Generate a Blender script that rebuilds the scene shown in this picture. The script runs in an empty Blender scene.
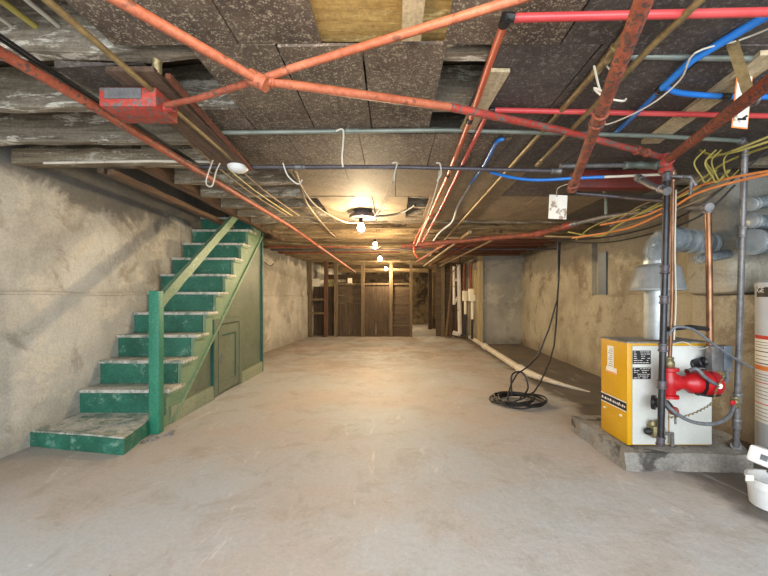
import bpy, bmesh, math, random
from mathutils import Vector, Matrix, noise
S = bpy.context.scene
COL = S.collection
random.seed(7)
# ---------------------------------------------------------------- camera, world, light, exposure
H = 1.10; F_PX = 370.0; VX, VY = 393.0, 297.0
cam_data = bpy.data.cameras.new('camera'); cam = bpy.data.objects.new('camera', cam_data); COL.objects.link(cam)
cam.location = (0, 0, H); cam.rotation_euler = (math.pi/2, 0, 0)
cam_data.sensor_width = 36; cam_data.lens = 36*F_PX/768
cam_data.shift_x = (384-VX)/768; cam_data.shift_y = (VY-288)/768
cam_data.clip_start = .05
S.camera = cam
W = bpy.data.worlds.new('world'); S.world = W; W.use_nodes = True
W.node_tree.nodes['Background'].inputs[0].default_value = (.80, .90, 1, 1)
W.node_tree.nodes['Background'].inputs[1].default_value = 1.5
S.view_settings.view_transform = 'Standard'; S.view_settings.look = 'None'
S.view_settings.exposure = 0.92; S.view_settings.gamma = 1
S.view_settings.use_curve_mapping = False
def area(name, loc, rot, sx, sy, power, col):
    l = bpy.data.lights.new(name, 'AREA'); l.shape = 'RECTANGLE'; l.size = sx; l.size_y = sy; l.energy = power; l.color = col
    o = bpy.data.objects.new(name, l); o.location = loc; o.rotation_euler = rot; COL.objects.link(o)
area('daylight_fill', (.3, -1.6, 1.25), (math.radians(90), 0, 0), 4.4, 1.7, 100, (.84, .92, 1))  # added unseen area lamp behind the camera, fills in cool daylight
BULB_COL = (1, .77, .48)
BULB_POWER = [38, 42, 48, 40]
NEAR_BULB_POWER = 10

# ---------------------------------------------------------------- pixel of the photo -> point of the place
def P(px, py, Y): return Vector(((px-VX)*Y/F_PX, Y, H-(py-VY)*Y/F_PX))
def PZ(px, py, z): return P(px, py, F_PX*(z-H)/(VY-py))
def FL(px, py): return P(px, py, F_PX*H/(py-VY))

# ---------------------------------------------------------------- materials
def lin(c):
    return tuple(((v/255)/12.92 if v/255 <= .04045 else ((v/255+.055)/1.055)**2.4) for v in c)+(1,)
class NT:
    def __init__(s, name):
        s.m = bpy.data.materials.new(name); s.m.use_nodes = True
        s.t = s.m.node_tree; s.b = s.t.nodes['Principled BSDF']
    def n(s, ty, **kw):
        o = s.t.nodes.new(ty)
        for k, v in kw.items(): setattr(o, k, v)
        return o
    def l(s, a, b): s.t.links.new(a, b)
    def coords(s, stretch=(1,1,1), world=False):
        mp = s.n('ShaderNodeMapping'); mp.inputs['Scale'].default_value = stretch
        if world:
            g = s.n('ShaderNodeNewGeometry'); s.l(g.outputs['Position'], mp.inputs['Vector'])
        else:
            tc = s.n('ShaderNodeTexCoord'); oi = s.n('ShaderNodeObjectInfo')
            mu = s.n('ShaderNodeMath', operation='MULTIPLY'); mu.inputs[1].default_value = 37
            s.l(oi.outputs['Random'], mu.inputs[0])
            ad = s.n('ShaderNodeVectorMath', operation='ADD')
            s.l(tc.outputs['Object'], ad.inputs[0]); s.l(mu.outputs[0], ad.inputs[1]); s.l(ad.outputs[0], mp.inputs['Vector'])
        return mp.outputs[0]
    def noise(s, v, scale, detail=5, rough=.6, dist=0):
        o = s.n('ShaderNodeTexNoise'); o.inputs['Scale'].default_value = scale; o.inputs['Detail'].default_value = detail
        o.inputs['Roughness'].default_value = rough; o.inputs['Distortion'].default_value = dist
        s.l(v, o.inputs['Vector']); return o.outputs['Fac']
    def ramp(s, f, stops):
        r = s.n('ShaderNodeValToRGB'); e = r.color_ramp.elements
        while len(e) < len(stops): e.new(.5)
        for i, (p, c) in enumerate(stops):
            e[i].position = p; e[i].color = c if len(c) == 4 else lin(c)
        s.l(f, r.inputs[0]); return r.outputs[0]
    def mask(s, f, lo, hi):
        m = s.n('ShaderNodeMapRange'); m.interpolation_type = 'SMOOTHSTEP'
        m.inputs['From Min'].default_value = lo; m.inputs['From Max'].default_value = hi
        s.l(f, m.inputs['Value']); return m.outputs[0]
    def math(s, op, a, b):
        m = s.n('ShaderNodeMath', operation=op)
        for i, x in enumerate((a, b)):
            if isinstance(x, (int, float)): m.inputs[i].default_value = x
            else: s.l(x, m.inputs[i])
        return m.outputs[0]
    def mix(s, f, a, b):
        m = s.n('ShaderNodeMix'); m.data_type = 'RGBA'
        s.l(f, m.inputs[0])
        for i, x in ((6, a), (7, b)):
            if isinstance(x, tuple): m.inputs[i].default_value = x if len(x) == 4 else lin(x)
            else: s.l(x, m.inputs[i])
        return m.outputs[2]
    def bump(s, h, st, dist=.01):
        b = s.n('ShaderNodeBump'); b.inputs['Strength'].default_value = st; b.inputs['Distance'].default_value = dist
        s.l(h, b.inputs['Height']); s.l(b.outputs[0], s.b.inputs['Normal'])
    def fin(s, col, rough=.8, metal=0, grain=.22):
        if not isinstance(col, tuple) and grain:
            v = s.coords(world=False)
            g = s.noise(v, 55, 6, .8); r = s.ramp(g, [(.36, (1-grain*1.6,)*3+(1,)), (.62, (1+grain*.5,)*3+(1,))])
            m = s.n('ShaderNodeMix'); m.data_type = 'RGBA'; m.blend_type = 'MULTIPLY'; m.inputs[0].default_value = 1
            s.l(col, m.inputs[6]); s.l(r, m.inputs[7]); col = m.outputs[2]
        if isinstance(col, tuple): s.b.inputs['Base Color'].default_value = col if len(col) == 4 else lin(col)
        else: s.l(col, s.b.inputs['Base Color'])
        s.b.inputs['Roughness'].default_value = rough; s.b.inputs['Metallic'].default_value = metal
        return s.m
def mottled(name, c1, c2, scale=3, rough=.8, metal=0, stretch=(1,1,1), speck=None, stain=None, bump=.3, world=False, bd=.01):
    n = NT(name); v = n.coords(stretch, world)
    f = n.noise(v, scale); col = n.ramp(f, [(.3, c1), (.7, c2)])
    if stain:
        c, sc, lo, hi = stain; col = n.mix(n.mask(n.noise(v, sc, 6, .65, .4), lo, hi), col, c)
    if speck:
        c, sc, lo, hi = speck; sp = n.noise(v, sc, 3, .6); col = n.mix(n.mask(sp, lo, hi), col, c)
    if bump: n.bump(n.noise(v, scale*6, 6, .7), bump, bd)
    return n.fin(col, rough, metal, .2 if bump >= .15 else .03)

# floor
n = NT('worn painted concrete floor'); v = n.coords(world=True)
col = n.ramp(n.noise(v, .55, 6, .6), [(.42, (178,166,156)), (.56, (176,176,174))])
col = n.mix(n.math('MULTIPLY', n.mask(n.noise(v, 3.2, 8, .75, .6), .48, .66), .5), col, (152,140,124))
col = n.mix(n.math('MULTIPLY', n.mask(n.noise(v, 9, 6, .8), .62, .72), .5), col, (222,216,206))
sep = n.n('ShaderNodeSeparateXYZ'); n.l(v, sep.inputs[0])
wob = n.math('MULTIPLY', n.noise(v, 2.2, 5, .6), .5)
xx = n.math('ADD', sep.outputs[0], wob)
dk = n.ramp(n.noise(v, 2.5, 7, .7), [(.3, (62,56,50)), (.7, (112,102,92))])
col = n.mix(n.math('MULTIPLY', n.mask(xx, 1.98, 2.12), .9), col, dk)  # dark stained floor at right; shade beside the boiler pad is painted in too
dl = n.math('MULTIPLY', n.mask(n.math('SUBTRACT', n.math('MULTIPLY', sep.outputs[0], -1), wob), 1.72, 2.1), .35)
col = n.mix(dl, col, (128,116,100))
vs_ = n.coords((1,.25,1), True)
col = n.mix(n.math('MULTIPLY', n.mask(n.noise(vs_, 5, 8, .8, 1.2), .58, .66), .45), col, (216,210,202))
col = n.mix(n.math('MULTIPLY', n.mask(n.noise(v, 40, 3, .7), .68, .72), .7), col, (108,98,86))
yb = n.math('MULTIPLY', n.mask(sep.outputs[1], 3.5, 7.5), n.mask(n.noise(v, 1.6, 8, .75, .8), .40, .62))
col = n.mix(n.math('MULTIPLY', yb, .6), col, (132,108,82))
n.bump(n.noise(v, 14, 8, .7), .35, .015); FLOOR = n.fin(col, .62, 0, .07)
# walls
def wall_mat(name, lo, hi, stain, mould, zlo=1.5, amount=.8, light=(212,202,182)):
    n = NT(name); v = n.coords(world=True)
    col = n.ramp(n.noise(v, .9, 7, .62, .3), [(.38, lo), (.58, hi)])
    col = n.mix(n.math('MULTIPLY', n.mask(n.noise(v, 1.7, 8, .7, .8), .53, .63), .6), col, stain)
    col = n.mix(n.math('MULTIPLY', n.mask(n.noise(v, 2.6, 9, .75, .3), .53, .60), .6), col, light)
    col = n.mix(n.math('MULTIPLY', n.mask(n.noise(v, 22, 4, .8), .64, .72), .4), col, mould)
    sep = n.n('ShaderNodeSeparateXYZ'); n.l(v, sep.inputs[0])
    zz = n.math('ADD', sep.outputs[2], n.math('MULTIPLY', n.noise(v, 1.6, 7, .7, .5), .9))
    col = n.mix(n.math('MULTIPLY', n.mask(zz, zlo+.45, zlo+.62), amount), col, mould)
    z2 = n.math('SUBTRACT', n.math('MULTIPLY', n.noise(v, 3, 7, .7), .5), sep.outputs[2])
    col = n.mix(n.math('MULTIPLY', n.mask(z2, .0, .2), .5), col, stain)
    n.bump(n.noise(v, 7, 9, .72), .45, .02)
    return n.fin(col, .9, 0, .12)
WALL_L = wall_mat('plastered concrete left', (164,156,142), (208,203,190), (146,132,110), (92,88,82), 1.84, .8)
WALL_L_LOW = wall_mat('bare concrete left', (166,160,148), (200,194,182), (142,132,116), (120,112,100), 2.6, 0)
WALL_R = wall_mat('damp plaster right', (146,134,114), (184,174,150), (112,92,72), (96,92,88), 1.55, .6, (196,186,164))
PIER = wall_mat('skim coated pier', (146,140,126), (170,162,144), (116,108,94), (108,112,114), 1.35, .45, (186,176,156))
STONE_FAR = mottled('rubble stone wall', (88,74,54), (140,122,90), 4, .95, stain=((60,50,38), 2.2, .5, .62), bump=.8, world=True, bd=.05)
PAD = mottled('rough cast concrete', (120,115,108), (168,162,152), 5, .95, stain=((82,78,72), 6, .54, .64), bump=.8, bd=.02)
# wood
def wood(name, dark, light, along='X', scale=2.2, peel=None, rough=.9, bump=.6):
    st = {'X': (1, 14, 14), 'Y': (14, 1, 14), 'Z': (14, 14, 1)}[along]
    n = NT(name); v = n.coords(st)
    col = n.ramp(n.noise(v, scale, 7, .65, .4), [(.28, dark), (.72, light)])
    if peel:
        st2 = {'X': (1, 3.5, 5), 'Y': (3.5, 1, 5), 'Z': (4, 4, 1)}[along]
        v2 = n.coords(st2); c, lo, hi = peel
        col = n.mix(n.mask(n.noise(v2, 3.2, 9, .78, .5), lo, hi), col, c)
    n.bump(n.noise(v, scale*2.5, 6, .75), bump, .012)
    return n.fin(col, rough)
JOIST = wood('peeling whitewashed joist', (84,72,58), (158,146,126), 'X', peel=((206,198,182), .53, .60))
JOIST2 = wood('grey weathered joist', (92,78,60), (160,144,118), 'X', peel=((196,188,170), .52, .62))
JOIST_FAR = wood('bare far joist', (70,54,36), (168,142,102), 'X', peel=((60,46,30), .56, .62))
DECK = wood('old subfloor', (52,42,32), (104,84,62), 'X', 1.5)
TRIMMER = wood('old trimmer', (66,50,38), (128,100,74), 'Y')
POST = wood('old post', (76,62,44), (134,112,82), 'Z')
BOARD_D = wood('dark partition boards', (52,40,29), (100,80,57), 'Z', peel=((144,124,94), .64, .72))
BOARD_DX = wood('dark partition boards across', (56,43,31), (104,84,60), 'X', peel=((150,128,98), .62, .7))
PINE = wood('pale pine', (168,146,108), (206,188,154), 'Y', rough=.8, bump=.2)
PLY = wood('yellowed plywood', (150,116,58), (196,166,104), 'X', 3, peel=((222,198,140), .52, .62), bump=.3)
BROWNPLANK = wood('brown stained plank', (70,52,40), (112,88,68), 'Y')
TRIMW = wood('pale trim wood', (150,130,92), (190,170,126), 'Z')
REDWOOD = wood('reddish timber', (72,38,24), (128,70,44), 'X')
REDBOARD = wood('reddish board', (76,50,34), (118,84,58), 'Z')
# speckled panel
def panel_mat(name, c1, c2, fleck, lo):
    n = NT(name); v = n.coords()
    col = n.ramp(n.noise(v, 4, 6, .65), [(.3, c1), (.7, c2)])
    vo = n.n('ShaderNodeTexVoronoi'); vo.inputs['Scale'].default_value = 95; n.l(v, vo.inputs['Vector'])
    m1 = n.math('LESS_THAN', vo.outputs['Distance'], .30)
    m2 = n.mask(n.noise(v, 26, 4, .7), lo, lo+.08)
    col = n.mix(n.math('MULTIPLY', n.math('MULTIPLY', m1, m2), .6), col, fleck)
    col = n.mix(n.math('MULTIPLY', n.mask(n.noise(v, 48, 4, .75), .54, .64), .55), col, fleck)
    n.bump(n.noise(v, 50, 5, .7), .5, .006)
    return n.fin(col, .7)
PANEL = panel_mat('dark flecked board', (66,54,46), (112,96,82), (190,176,152), .44)
PANEL_LT = panel_mat('dusty flecked board', (112,96,76), (146,128,102), (172,154,124), .52)
PANEL_DK = panel_mat('blackened board', (62,54,50), (90,80,74), (142,134,124), .5)
# pipes and metals
ORANGE = mottled('orange pipe paint', (152,76,48), (184,110,80), 6, .55, speck=((120,70,50), 14, .60, .66), bump=.2)
ORANGE_D = mottled('chipped orange paint', (140,62,40), (180,96,68), 8, .6, speck=((98,76,64), 50, .54, .62), bump=.3)
RUST = mottled('rusty red pipe', (112,54,38), (170,86,56), 14, .75, speck=((84,62,54), 60, .50, .58), bump=.5)
REDP = mottled('chipped red pipe', (150,48,38), (186,72,58), 9, .55, speck=((104,94,88), 45, .5, .58), bump=.3)
REDSHINY = mottled('red enamel', (160,16,24), (190,26,32), 9, .38, bump=.05)
DARKRED = mottled('dark red painted steel', (84,28,20), (120,42,30), 5, .6, bump=.2)
PEXRED = mottled('red plastic pipe', (186,58,60), (206,84,82), 4, .35, bump=0)
PEXOR = mottled('orange red plastic pipe', (186,78,50), (204,98,68), 4, .4, bump=0)
PEXBLUE = mottled('blue plastic pipe', (30,106,190), (44,124,206), 4, .35, bump=0)
PEXPALE = mottled('pale blue plastic pipe', (150,160,172), (196,198,196), 7, .45, bump=0)
STEEL = mottled('dull steel pipe', (104,102,102), (142,138,136), 7, .5, .5, bump=.2)
STEELDK = mottled('dark steel pipe', (74,68,72), (104,98,102), 7, .5, .4, bump=.2)
CONDUIT = mottled('greenish conduit', (112,120,112), (142,148,138), 7, .5, .4, bump=.1)
BRASSY = mottled('tarnished brown pipe', (116,96,66), (156,134,92), 8, .5, .3, bump=.2)
COPPER = mottled('aged copper', (96,68,50), (158,116,86), 9, .38, .75, bump=.1)
BLACKP = mottled('black iron pipe', (34,34,38), (62,60,64), 8, .35, .4, bump=.2)
BLACK = mottled('black rubber', (18,18,19), (34,33,33), 5, .5, bump=.05)
GALV = mottled('galvanised sheet', (150,156,158), (196,200,200), 9, .38, .55, bump=.08)
GALVDK = mottled('foil duct', (118,130,138), (184,194,200), 14, .35, .7, bump=.9, bd=.02)
WHITEP = mottled('white plastic', (214,214,210), (232,230,226), 4, .4, bump=0)
WHITEPIPE = mottled('dirty white pipe', (196,184,164), (222,212,196), 5, .6, speck=((150,136,116), 9, .6, .68), bump=.1)
CREAM = mottled('cream plastic', (218,206,176), (232,222,196), 4, .5, bump=0)
ENAMEL = mottled('pale grey enamel', (198,198,190), (214,214,206), 3, .4, speck=((120,116,106), 16, .7, .74), bump=.02)
HEATER = mottled('light grey enamel', (176,182,188), (192,196,200), 3, .35, bump=.02)
YELLOW = mottled('yellow enamel', (200,146,10), (214,162,18), 2.5, .35, bump=.03)
YELLOW_W = mottled('yellow sheathed cable', (128,116,54), (176,160,84), 4, .5, bump=0)
ORANGE_W = mottled('orange sheathed cable', (204,116,56), (224,144,84), 4, .5, bump=0)
WHITE_W = mottled('white cord', (176,168,150), (208,200,184), 4, .7, bump=0)
BROWN_W = mottled('old brown cable', (110,90,64), (150,126,94), 6, .7, bump=0)
GREY_W = mottled('grey flexible conduit', (92,96,100), (124,128,132), 40, .5, .3, bump=.1)
LABEL = mottled('white sticker', (226,222,212), (236,232,222), 4, .6, bump=0)
INK = mottled('printed ink', (28,28,30), (40,40,42), 4, .5, bump=0)
REDINK = mottled('red print', (190,40,36), (204,54,44), 4, .5, bump=0)
ORINK = mottled('orange print', (226,120,50), (236,134,60), 4, .5, bump=0)
PAPER = mottled('water stained paper', (206,196,180), (224,218,206), 9, .8, speck=((150,130,110), 12, .6, .66), bump=0)
BRASS = mottled('grimy brass', (120,108,76), (168,156,118), 12, .4, .6, bump=.3)
GREYBOX = mottled('blue grey metal box', (92,102,112), (112,120,128), 4, .4, .3, bump=0)
# green paint of the stairs
def paint(name, c1, c2, worn, lo):
    n = NT(name); v = n.coords()
    col = n.ramp(n.noise(v, 3, 6, .65), [(.3, c1), (.7, c2)])
    col = n.mix(n.mask(n.noise(v, 9, 8, .8), lo, lo+.1), col, worn)
    n.bump(n.noise(v, 16, 6, .7), .25, .006)
    return n.fin(col, .5)
G_RISER = paint('green riser paint', (22,78,60), (52,120,98), (110,150,130), .54)
G_TREAD = paint('dusty tread', (96,122,106), (150,154,142), (196,190,178), .42)
G_STRING = paint('pale green paint', (100,128,98), (126,148,118), (160,168,140), .56)
G_PANEL = paint('olive green panel', (82,92,76), (104,112,92), (150,156,134), .60)
G_BASE = paint('grey green base board', (118,128,104), (144,148,124), (168,164,142), .56)
G_POST = paint('teal post paint', (36,112,86), (56,132,104), (120,150,120), .62)
G_DARK = paint('dark teal edge', (14,70,62), (24,88,76), (60,110,92), .66)
n = NT('lit glass bulb'); n.b.inputs['Emission Color'].default_value = (1, .80, .50, 1); n.b.inputs['Emission Strength'].default_value = 60
GLOW = n.fin((255,230,180), .3)

# ---------------------------------------------------------------- mesh builder
class MB:
    def __init__(s): s.bm = bmesh.new()
    def box(s, a, b, bev=0, rot=None, jit=0):
        a, b = Vector(a), Vector(b); c = (a+b)/2; d = b-a
        M = Matrix.Translation(c) @ (rot.to_4x4() if rot else Matrix.Identity(4)) @ Matrix.Diagonal((abs(d.x), abs(d.y), abs(d.z), 1))
        r = bmesh.ops.create_cube(s.bm, size=1, matrix=M)
        if jit:
            for vv in r['verts']: vv.co += Vector((random.uniform(-jit, jit) for _ in range(3)))
        if bev:
            es = list({e for vv in r['verts'] for e in vv.link_edges})
            bmesh.ops.bevel(s.bm, geom=es, offset=bev, segments=2, affect='EDGES', profile=.5)
        return s
    def beam(s, p0, p1, w, h, jit=.006, seg=14):          # irregular sawn timber, w across, h high
        p0, p1 = Vector(p0), Vector(p1); d = (p1-p0); u = d.normalized()
        up = Vector((0,0,1)) if abs(u.z) < .9 else Vector((0,1,0))
        sd = u.cross(up).normalized(); up = sd.cross(u).normalized(); rings = []
        off = random.uniform(0, 50)
        for i in range(seg+1):
            c = p0+d*(i/seg); ring = []
            for k, (a, b) in enumerate(((-1,-1), (1,-1), (1,1), (-1,1))):
                q = c+sd*a*w/2+up*b*h/2
                q += sd*jit*noise.noise((off+i*.9, k*3.1, 0))*2+up*jit*noise.noise((off+i*.9, k*3.1, 9))*2
                ring.append(s.bm.verts.new(q))
            rings.append(ring)
        for i in range(seg):
            for k in range(4):
                s.bm.faces.new((rings[i][k], rings[i][(k+1)%4], rings[i+1][(k+1)%4], rings[i+1][k]))
        s.bm.faces.new(rings[0][::-1]); s.bm.faces.new(rings[-1])
        return s
    def tube(s, pts, r, seg=10, smooth=0, closed=False):
        pts = [Vector(p) for p in pts]
        if smooth: pts = spline(pts, smooth)
        rr = r if isinstance(r, (list, tuple)) else [r]*len(pts)
        if len(rr) != len(pts): rr = [rr[0]+(rr[-1]-rr[0])*i/(len(pts)-1) for i in range(len(pts))]
        t0 = (pts[1]-pts[0]).normalized()
        nrm = t0.cross(Vector((0,0,1)) if abs(t0.z) < .9 else Vector((1,0,0))).normalized(); rings = []
        for i, p in enumerate(pts):
            t = ((pts[i+1] if i < len(pts)-1 else p)-(pts[i-1] if i else p)).normalized()
            nrm = (nrm-t*nrm.dot(t)).normalized(); bn = t.cross(nrm)
            rings.append([s.bm.verts.new(p+(nrm*math.cos(2*math.pi*k/seg)+bn*math.sin(2*math.pi*k/seg))*rr[i]) for k in range(seg)])
        for i in range(len(rings)-1):
            for k in range(seg):
                s.bm.faces.new((rings[i][k], rings[i][(k+1)%seg], rings[i+1][(k+1)%seg], rings[i+1][k]))
        s.bm.faces.new(rings[0][::-1]); s.bm.faces.new(rings[-1]); return s
    def lathe(s, c, prof, axis=(0,0,1), seg=28):           # prof: (radius, distance along the axis)
        ax = Vector(axis).normalized(); c = Vector(c)
        a = ax.cross(Vector((0,1,0)) if abs(ax.y) < .9 else Vector((1,0,0))).normalized(); b = ax.cross(a)
        rings = [[s.bm.verts.new(c+ax*z+(a*math.cos(2*math.pi*k/seg)+b*math.sin(2*math.pi*k/seg))*max(r, .0005)) for k in range(seg)] for r, z in prof]
        for i in range(len(rings)-1):
            for k in range(seg):
                s.bm.faces.new((rings[i][k], rings[i][(k+1)%seg], rings[i+1][(k+1)%seg], rings[i+1][k]))
        s.bm.faces.new(rings[0][::-1]); s.bm.faces.new(rings[-1]); return s
    def prism(s, poly, vec):                               # poly: 3D points, extruded by vec
        a = [s.bm.verts.new(Vector(p)) for p in poly]; b = [s.bm.verts.new(Vector(p)+Vector(vec)) for p in poly]; m = len(a)
        s.bm.faces.new(a); s.bm.faces.new(b[::-1])
        for i in range(m): s.bm.faces.new((a[i], b[i], b[(i+1)%m], a[(i+1)%m]))
        return s
    def rough(s, amp, sc):
        for vv in s.bm.verts: vv.co += noise.noise_vector(vv.co*sc)*amp
        return s
    def build(s, name, mat, parent=None, smooth=False, label=None, cat=None, group=None, kind=None, plabel=None):
        bmesh.ops.recalc_face_normals(s.bm, faces=s.bm.faces)
        if parent is not None:
            r = parent
            while r.parent: r = r.parent
            org = r.location.copy()
        else:
            cs = [v.co for v in s.bm.verts]
            org = Vector(((min(c.x for c in cs)+max(c.x for c in cs))/2, (min(c.y for c in cs)+max(c.y for c in cs))/2, min(c.z for c in cs)))
        for v in s.bm.verts: v.co -= org
        me = bpy.data.meshes.new(name); s.bm.to_mesh(me); s.bm.free(); me.materials.append(mat)
        if smooth:
            me.shade_smooth()
            try: me.set_sharp_from_angle(angle=math.radians(40))
            except Exception: pass
        o = bpy.data.objects.new(name, me); COL.objects.link(o)
        if parent is not None: o.parent = parent
        else: o.location = org
        if label: o['label'] = label
        if plabel: o['label'] = plabel
        if cat: o['category'] = cat
        if group: o['group'] = group
        if kind: o['kind'] = kind
        return o
def spline(pts, k):
    out = []; n_ = len(pts)
    for i in range(n_-1):
        p0, p1, p2, p3 = pts[max(i-1,0)], pts[i], pts[i+1], pts[min(i+2,n_-1)]
        for j in range(k):
            t = j/k
            out.append(.5*((2*p1)+(p2-p0)*t+(2*p0-5*p1+4*p2-p3)*t*t+(3*p1-p0-3*p2+p3)*t**3))
    out.append(pts[-1]); return out
def root(name, loc, label, cat, group=None):
    o = bpy.data.objects.new(name, None); o.location = loc; o.empty_display_size = .1; COL.objects.link(o)
    o['label'] = label; o['category'] = cat
    if group: o['group'] = group
    bpy.context.view_layer.update()
    return o
def text_mesh(name, txt, size, loc, rot, mat, parent):
    cu = bpy.data.curves.new(name, 'FONT'); cu.body = txt; cu.size = size; cu.extrude = .0006; cu.align_x = 'CENTER'; cu.align_y = 'CENTER'
    t = bpy.data.objects.new(name, cu); COL.objects.link(t); bpy.context.view_layer.update()
    me = bpy.data.meshes.new_from_object(t.evaluated_get(bpy.context.evaluated_depsgraph_get()))
    bpy.data.objects.remove(t); me.materials.clear(); me.materials.append(mat)
    o = bpy.data.objects.new(name, me); COL.objects.link(o)
    r = parent
    while r.parent: r = r.parent
    o.parent = parent; o.location = Vector(loc)-r.location; o.rotation_euler = rot
    return o
ORD = ['first','second','third','fourth','fifth','sixth','seventh','eighth','ninth','tenth','eleventh','twelfth','thirteenth','fourteenth','fifteenth','sixteenth','seventeenth','eighteenth','nineteenth','twentieth','twenty-first','twenty-second','twenty-third','twenty-fourth']

# ================================================================ the room
def XL(Y): return -2.67+.07*max(0, Y-5.5)                      # left wall
def XR(Y): return 2.85+(.04*(Y-5) if Y > 5 else .02*(5-Y))
b = MB()
vs = [b.bm.verts.new(p) for p in ((-3.6,-2.4,0), (3.7,-2.4,0), (3.7,16.2,0), (-3.6,16.2,0))]
b.prism([(-3.6,-2.4,-.12), (3.7,-2.4,-.12), (3.7,16.2,-.12), (-3.6,16.2,-.12)], (0,0,.12))
for vv in vs: b.bm.verts.remove(vv)
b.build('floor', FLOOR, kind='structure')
CEIL_Z = 2.06; DECK_Z = 2.275
MB().box((-1.95,.2,DECK_Z), (3.6,16.2,DECK_Z+.05)).box((-3.3,.2,DECK_Z), (-1.95,2.66,DECK_Z+.05)).box((-3.3,6.3,DECK_Z), (-1.95,16.2,DECK_Z+.05)).build('ceiling', DECK, kind='structure')
def wallseg(xf, y0, y1, z0, z1, th, seg=10, zseg=6, amp=.012):
    """vertical wall running in depth: inner face follows xf(Y), with slight unevenness"""
    b = MB(); s_ = 1 if th > 0 else -1; g = []
    for i in range(seg+1):
        Y = y0+(y1-y0)*i/seg; row = []
        for j in range(zseg+1):
            z = z0+(z1-z0)*j/zseg
            dx = noise.noise((Y*1.3, z*2.1, th))*amp if 0 < j < zseg and 0 < i < seg else 0
            row.append(b.bm.verts.new((xf(Y)+dx, Y, z)))
        g.append(row)
    for i in range(seg):
        for j in range(zseg):
            b.bm.faces.new((g[i][j], g[i+1][j], g[i+1][j+1], g[i][j+1]))
    back = [[b.bm.verts.new((xf(y)+th, y, z)) for z in (z0, z1)] for y in (y0, y1)]
    b.bm.faces.new((back[0][0], back[0][1], back[1][1], back[1][0]))
    b.bm.faces.new([g[0][j] for j in range(zseg+1)]+[back[0][1], back[0][0]])
    b.bm.faces.new([g[seg][j] for j in range(zseg+1)]+[back[1][1], back[1][0]])
    b.bm.faces.new([g[i][0] for i in range(seg+1)]+[back[1][0], back[0][0]])
    b.bm.faces.new([g[i][zseg] for i in range(seg+1)]+[back[1][1], back[0][1]])
    return b
wallseg(lambda y: XL(y)-.025, -2.4, 16, 1.13, 3.1, -.3, 60, 14).build('wall_left', WALL_L, kind='structure')
wallseg(XL, -2.4, 16, 0, 1.13, -.32, 60, 10).build('wall_left_lower', WALL_L_LOW, kind='structure')
# right wall: upper face stands back from the lower one
wallseg(lambda y: XR(y)+.08, -2.4, 8.9, 1.12, 2.275, .3, 50, 10).build('wall_right', WALL_R, kind='structure')
wallseg(XR, -2.4, 8.9, 0, 1.12, .38, 50, 8).build('wall_right_lower', WALL_R, kind='structure')
wallseg(lambda y: XR(y)+.01, 5.35, 8.9, 1.12, 1.88, .09, 16, 5, .005).build('wall_right_middle', WALL_R, kind='structure')
MB().box((2.1,8.66,0), (3.3,9.1,2.275)).build('wall_pier', PIER, kind='structure')
b = MB()
b.box((-3.3,15.7,0), (3.7,16.1,2.275)).build('wall_back', STONE_FAR, kind='structure')
MB().box((2.06,8.7,0), (2.4,15.7,2.275)).build('wall_far_right', STONE_FAR, kind='structure')
MB().box((-3.3,5.9,DECK_Z), (-1.95,6.3,3.1)).build('wall_stairwell_end', DECK, kind='structure')
MB().box((-3.1,2.4,3.1), (-1.8,6.3,3.15)).build('ceiling_stairwell', DECK, kind='structure')
MB().box((-1.95,2.66,DECK_Z), (-1.9,6.3,3.1)).build('wall_stairwell_side', DECK, kind='structure')
MB().box((-3.1,2.5,DECK_Z), (-1.9,2.66,3.1)).build('wall_stairwell_front', DECK, kind='structure')
b = MB(); wp = [Vector((XL(y)+.004, y, 1.128+.004*math.sin(y*5))) for y in [(.25*i-1) for i in range(64)]]
b.tube(wp, .012, 8); b.rough(.006, 9); b.build('trim_2', WALL_L_LOW, smooth=True, kind='structure')
b = MB(); b.tube([Vector((XR(y)+.004, y, 1.118)) for y in [(.25*i+1.5) for i in range(16)]], .014, 8); b.rough(.008, 9); b.build('trim_3', WALL_R, smooth=True, kind='structure')
# chimney breast on the right wall, with rounded plaster edge
b = MB(); b.box((2.56,2.78,1.12), (2.99,3.25,2.04), bev=.06); b.rough(.02, 6)
b.build('wall_chimney_breast', PIER, smooth=True, kind='structure')
MB().box((2.66,2.72,0), (3.0,3.3,1.12), bev=.02).build('wall_chimney_base', WALL_R, smooth=True, kind='structure')

# ================================================================ ceiling timber
jy = [1.03+.415*i for i in range(23)]
jx0 = {}
for i, Y in enumerate(jy):
    if Y > 10.35: break
    near = Y < 2.9
    well = 2.75 < Y < 6.25
    x0 = -1.835 if well else XL(Y)-.01
    x1 = 2.05 if Y > 8.6 else XR(Y)+.06
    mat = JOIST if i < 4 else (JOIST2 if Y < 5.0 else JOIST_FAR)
    jj = MB().beam((x0, Y+.03, CEIL_Z+.1), (x1, Y+.03, CEIL_Z+.1), .055, .205, .010, 30)
    look = 'peeling whitewashed' if i < 4 else ('grey weathered' if Y < 5 else 'bare brown, warmly lit')
    jj.build('floor_joist', mat, label='%s floor joist, %s across the ceiling from the camera' % (look, ORD[i]), cat='joist', group='floor joists across the ceiling')
for i, Y in enumerate([10.9, 11.6, 12.4, 13.3, 14.3]):
    MB().beam((XL(Y), Y, CEIL_Z+.1), (2.04, Y, CEIL_Z+.1), .055, .205, .010, 12).build('floor_joist', JOIST_FAR, label='dark floor joist behind the plank partition, %s back' % ORD[i], cat='joist', group='floor joists behind the partition')
MB().beam((-1.865,2.68,CEIL_Z+.09), (-1.865,6.28,CEIL_Z+.09), .055, .2, .008, 20).build('stair_trimmer', TRIMMER, label='brown trimmer beam running back along the stair opening', cat='beam')
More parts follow.
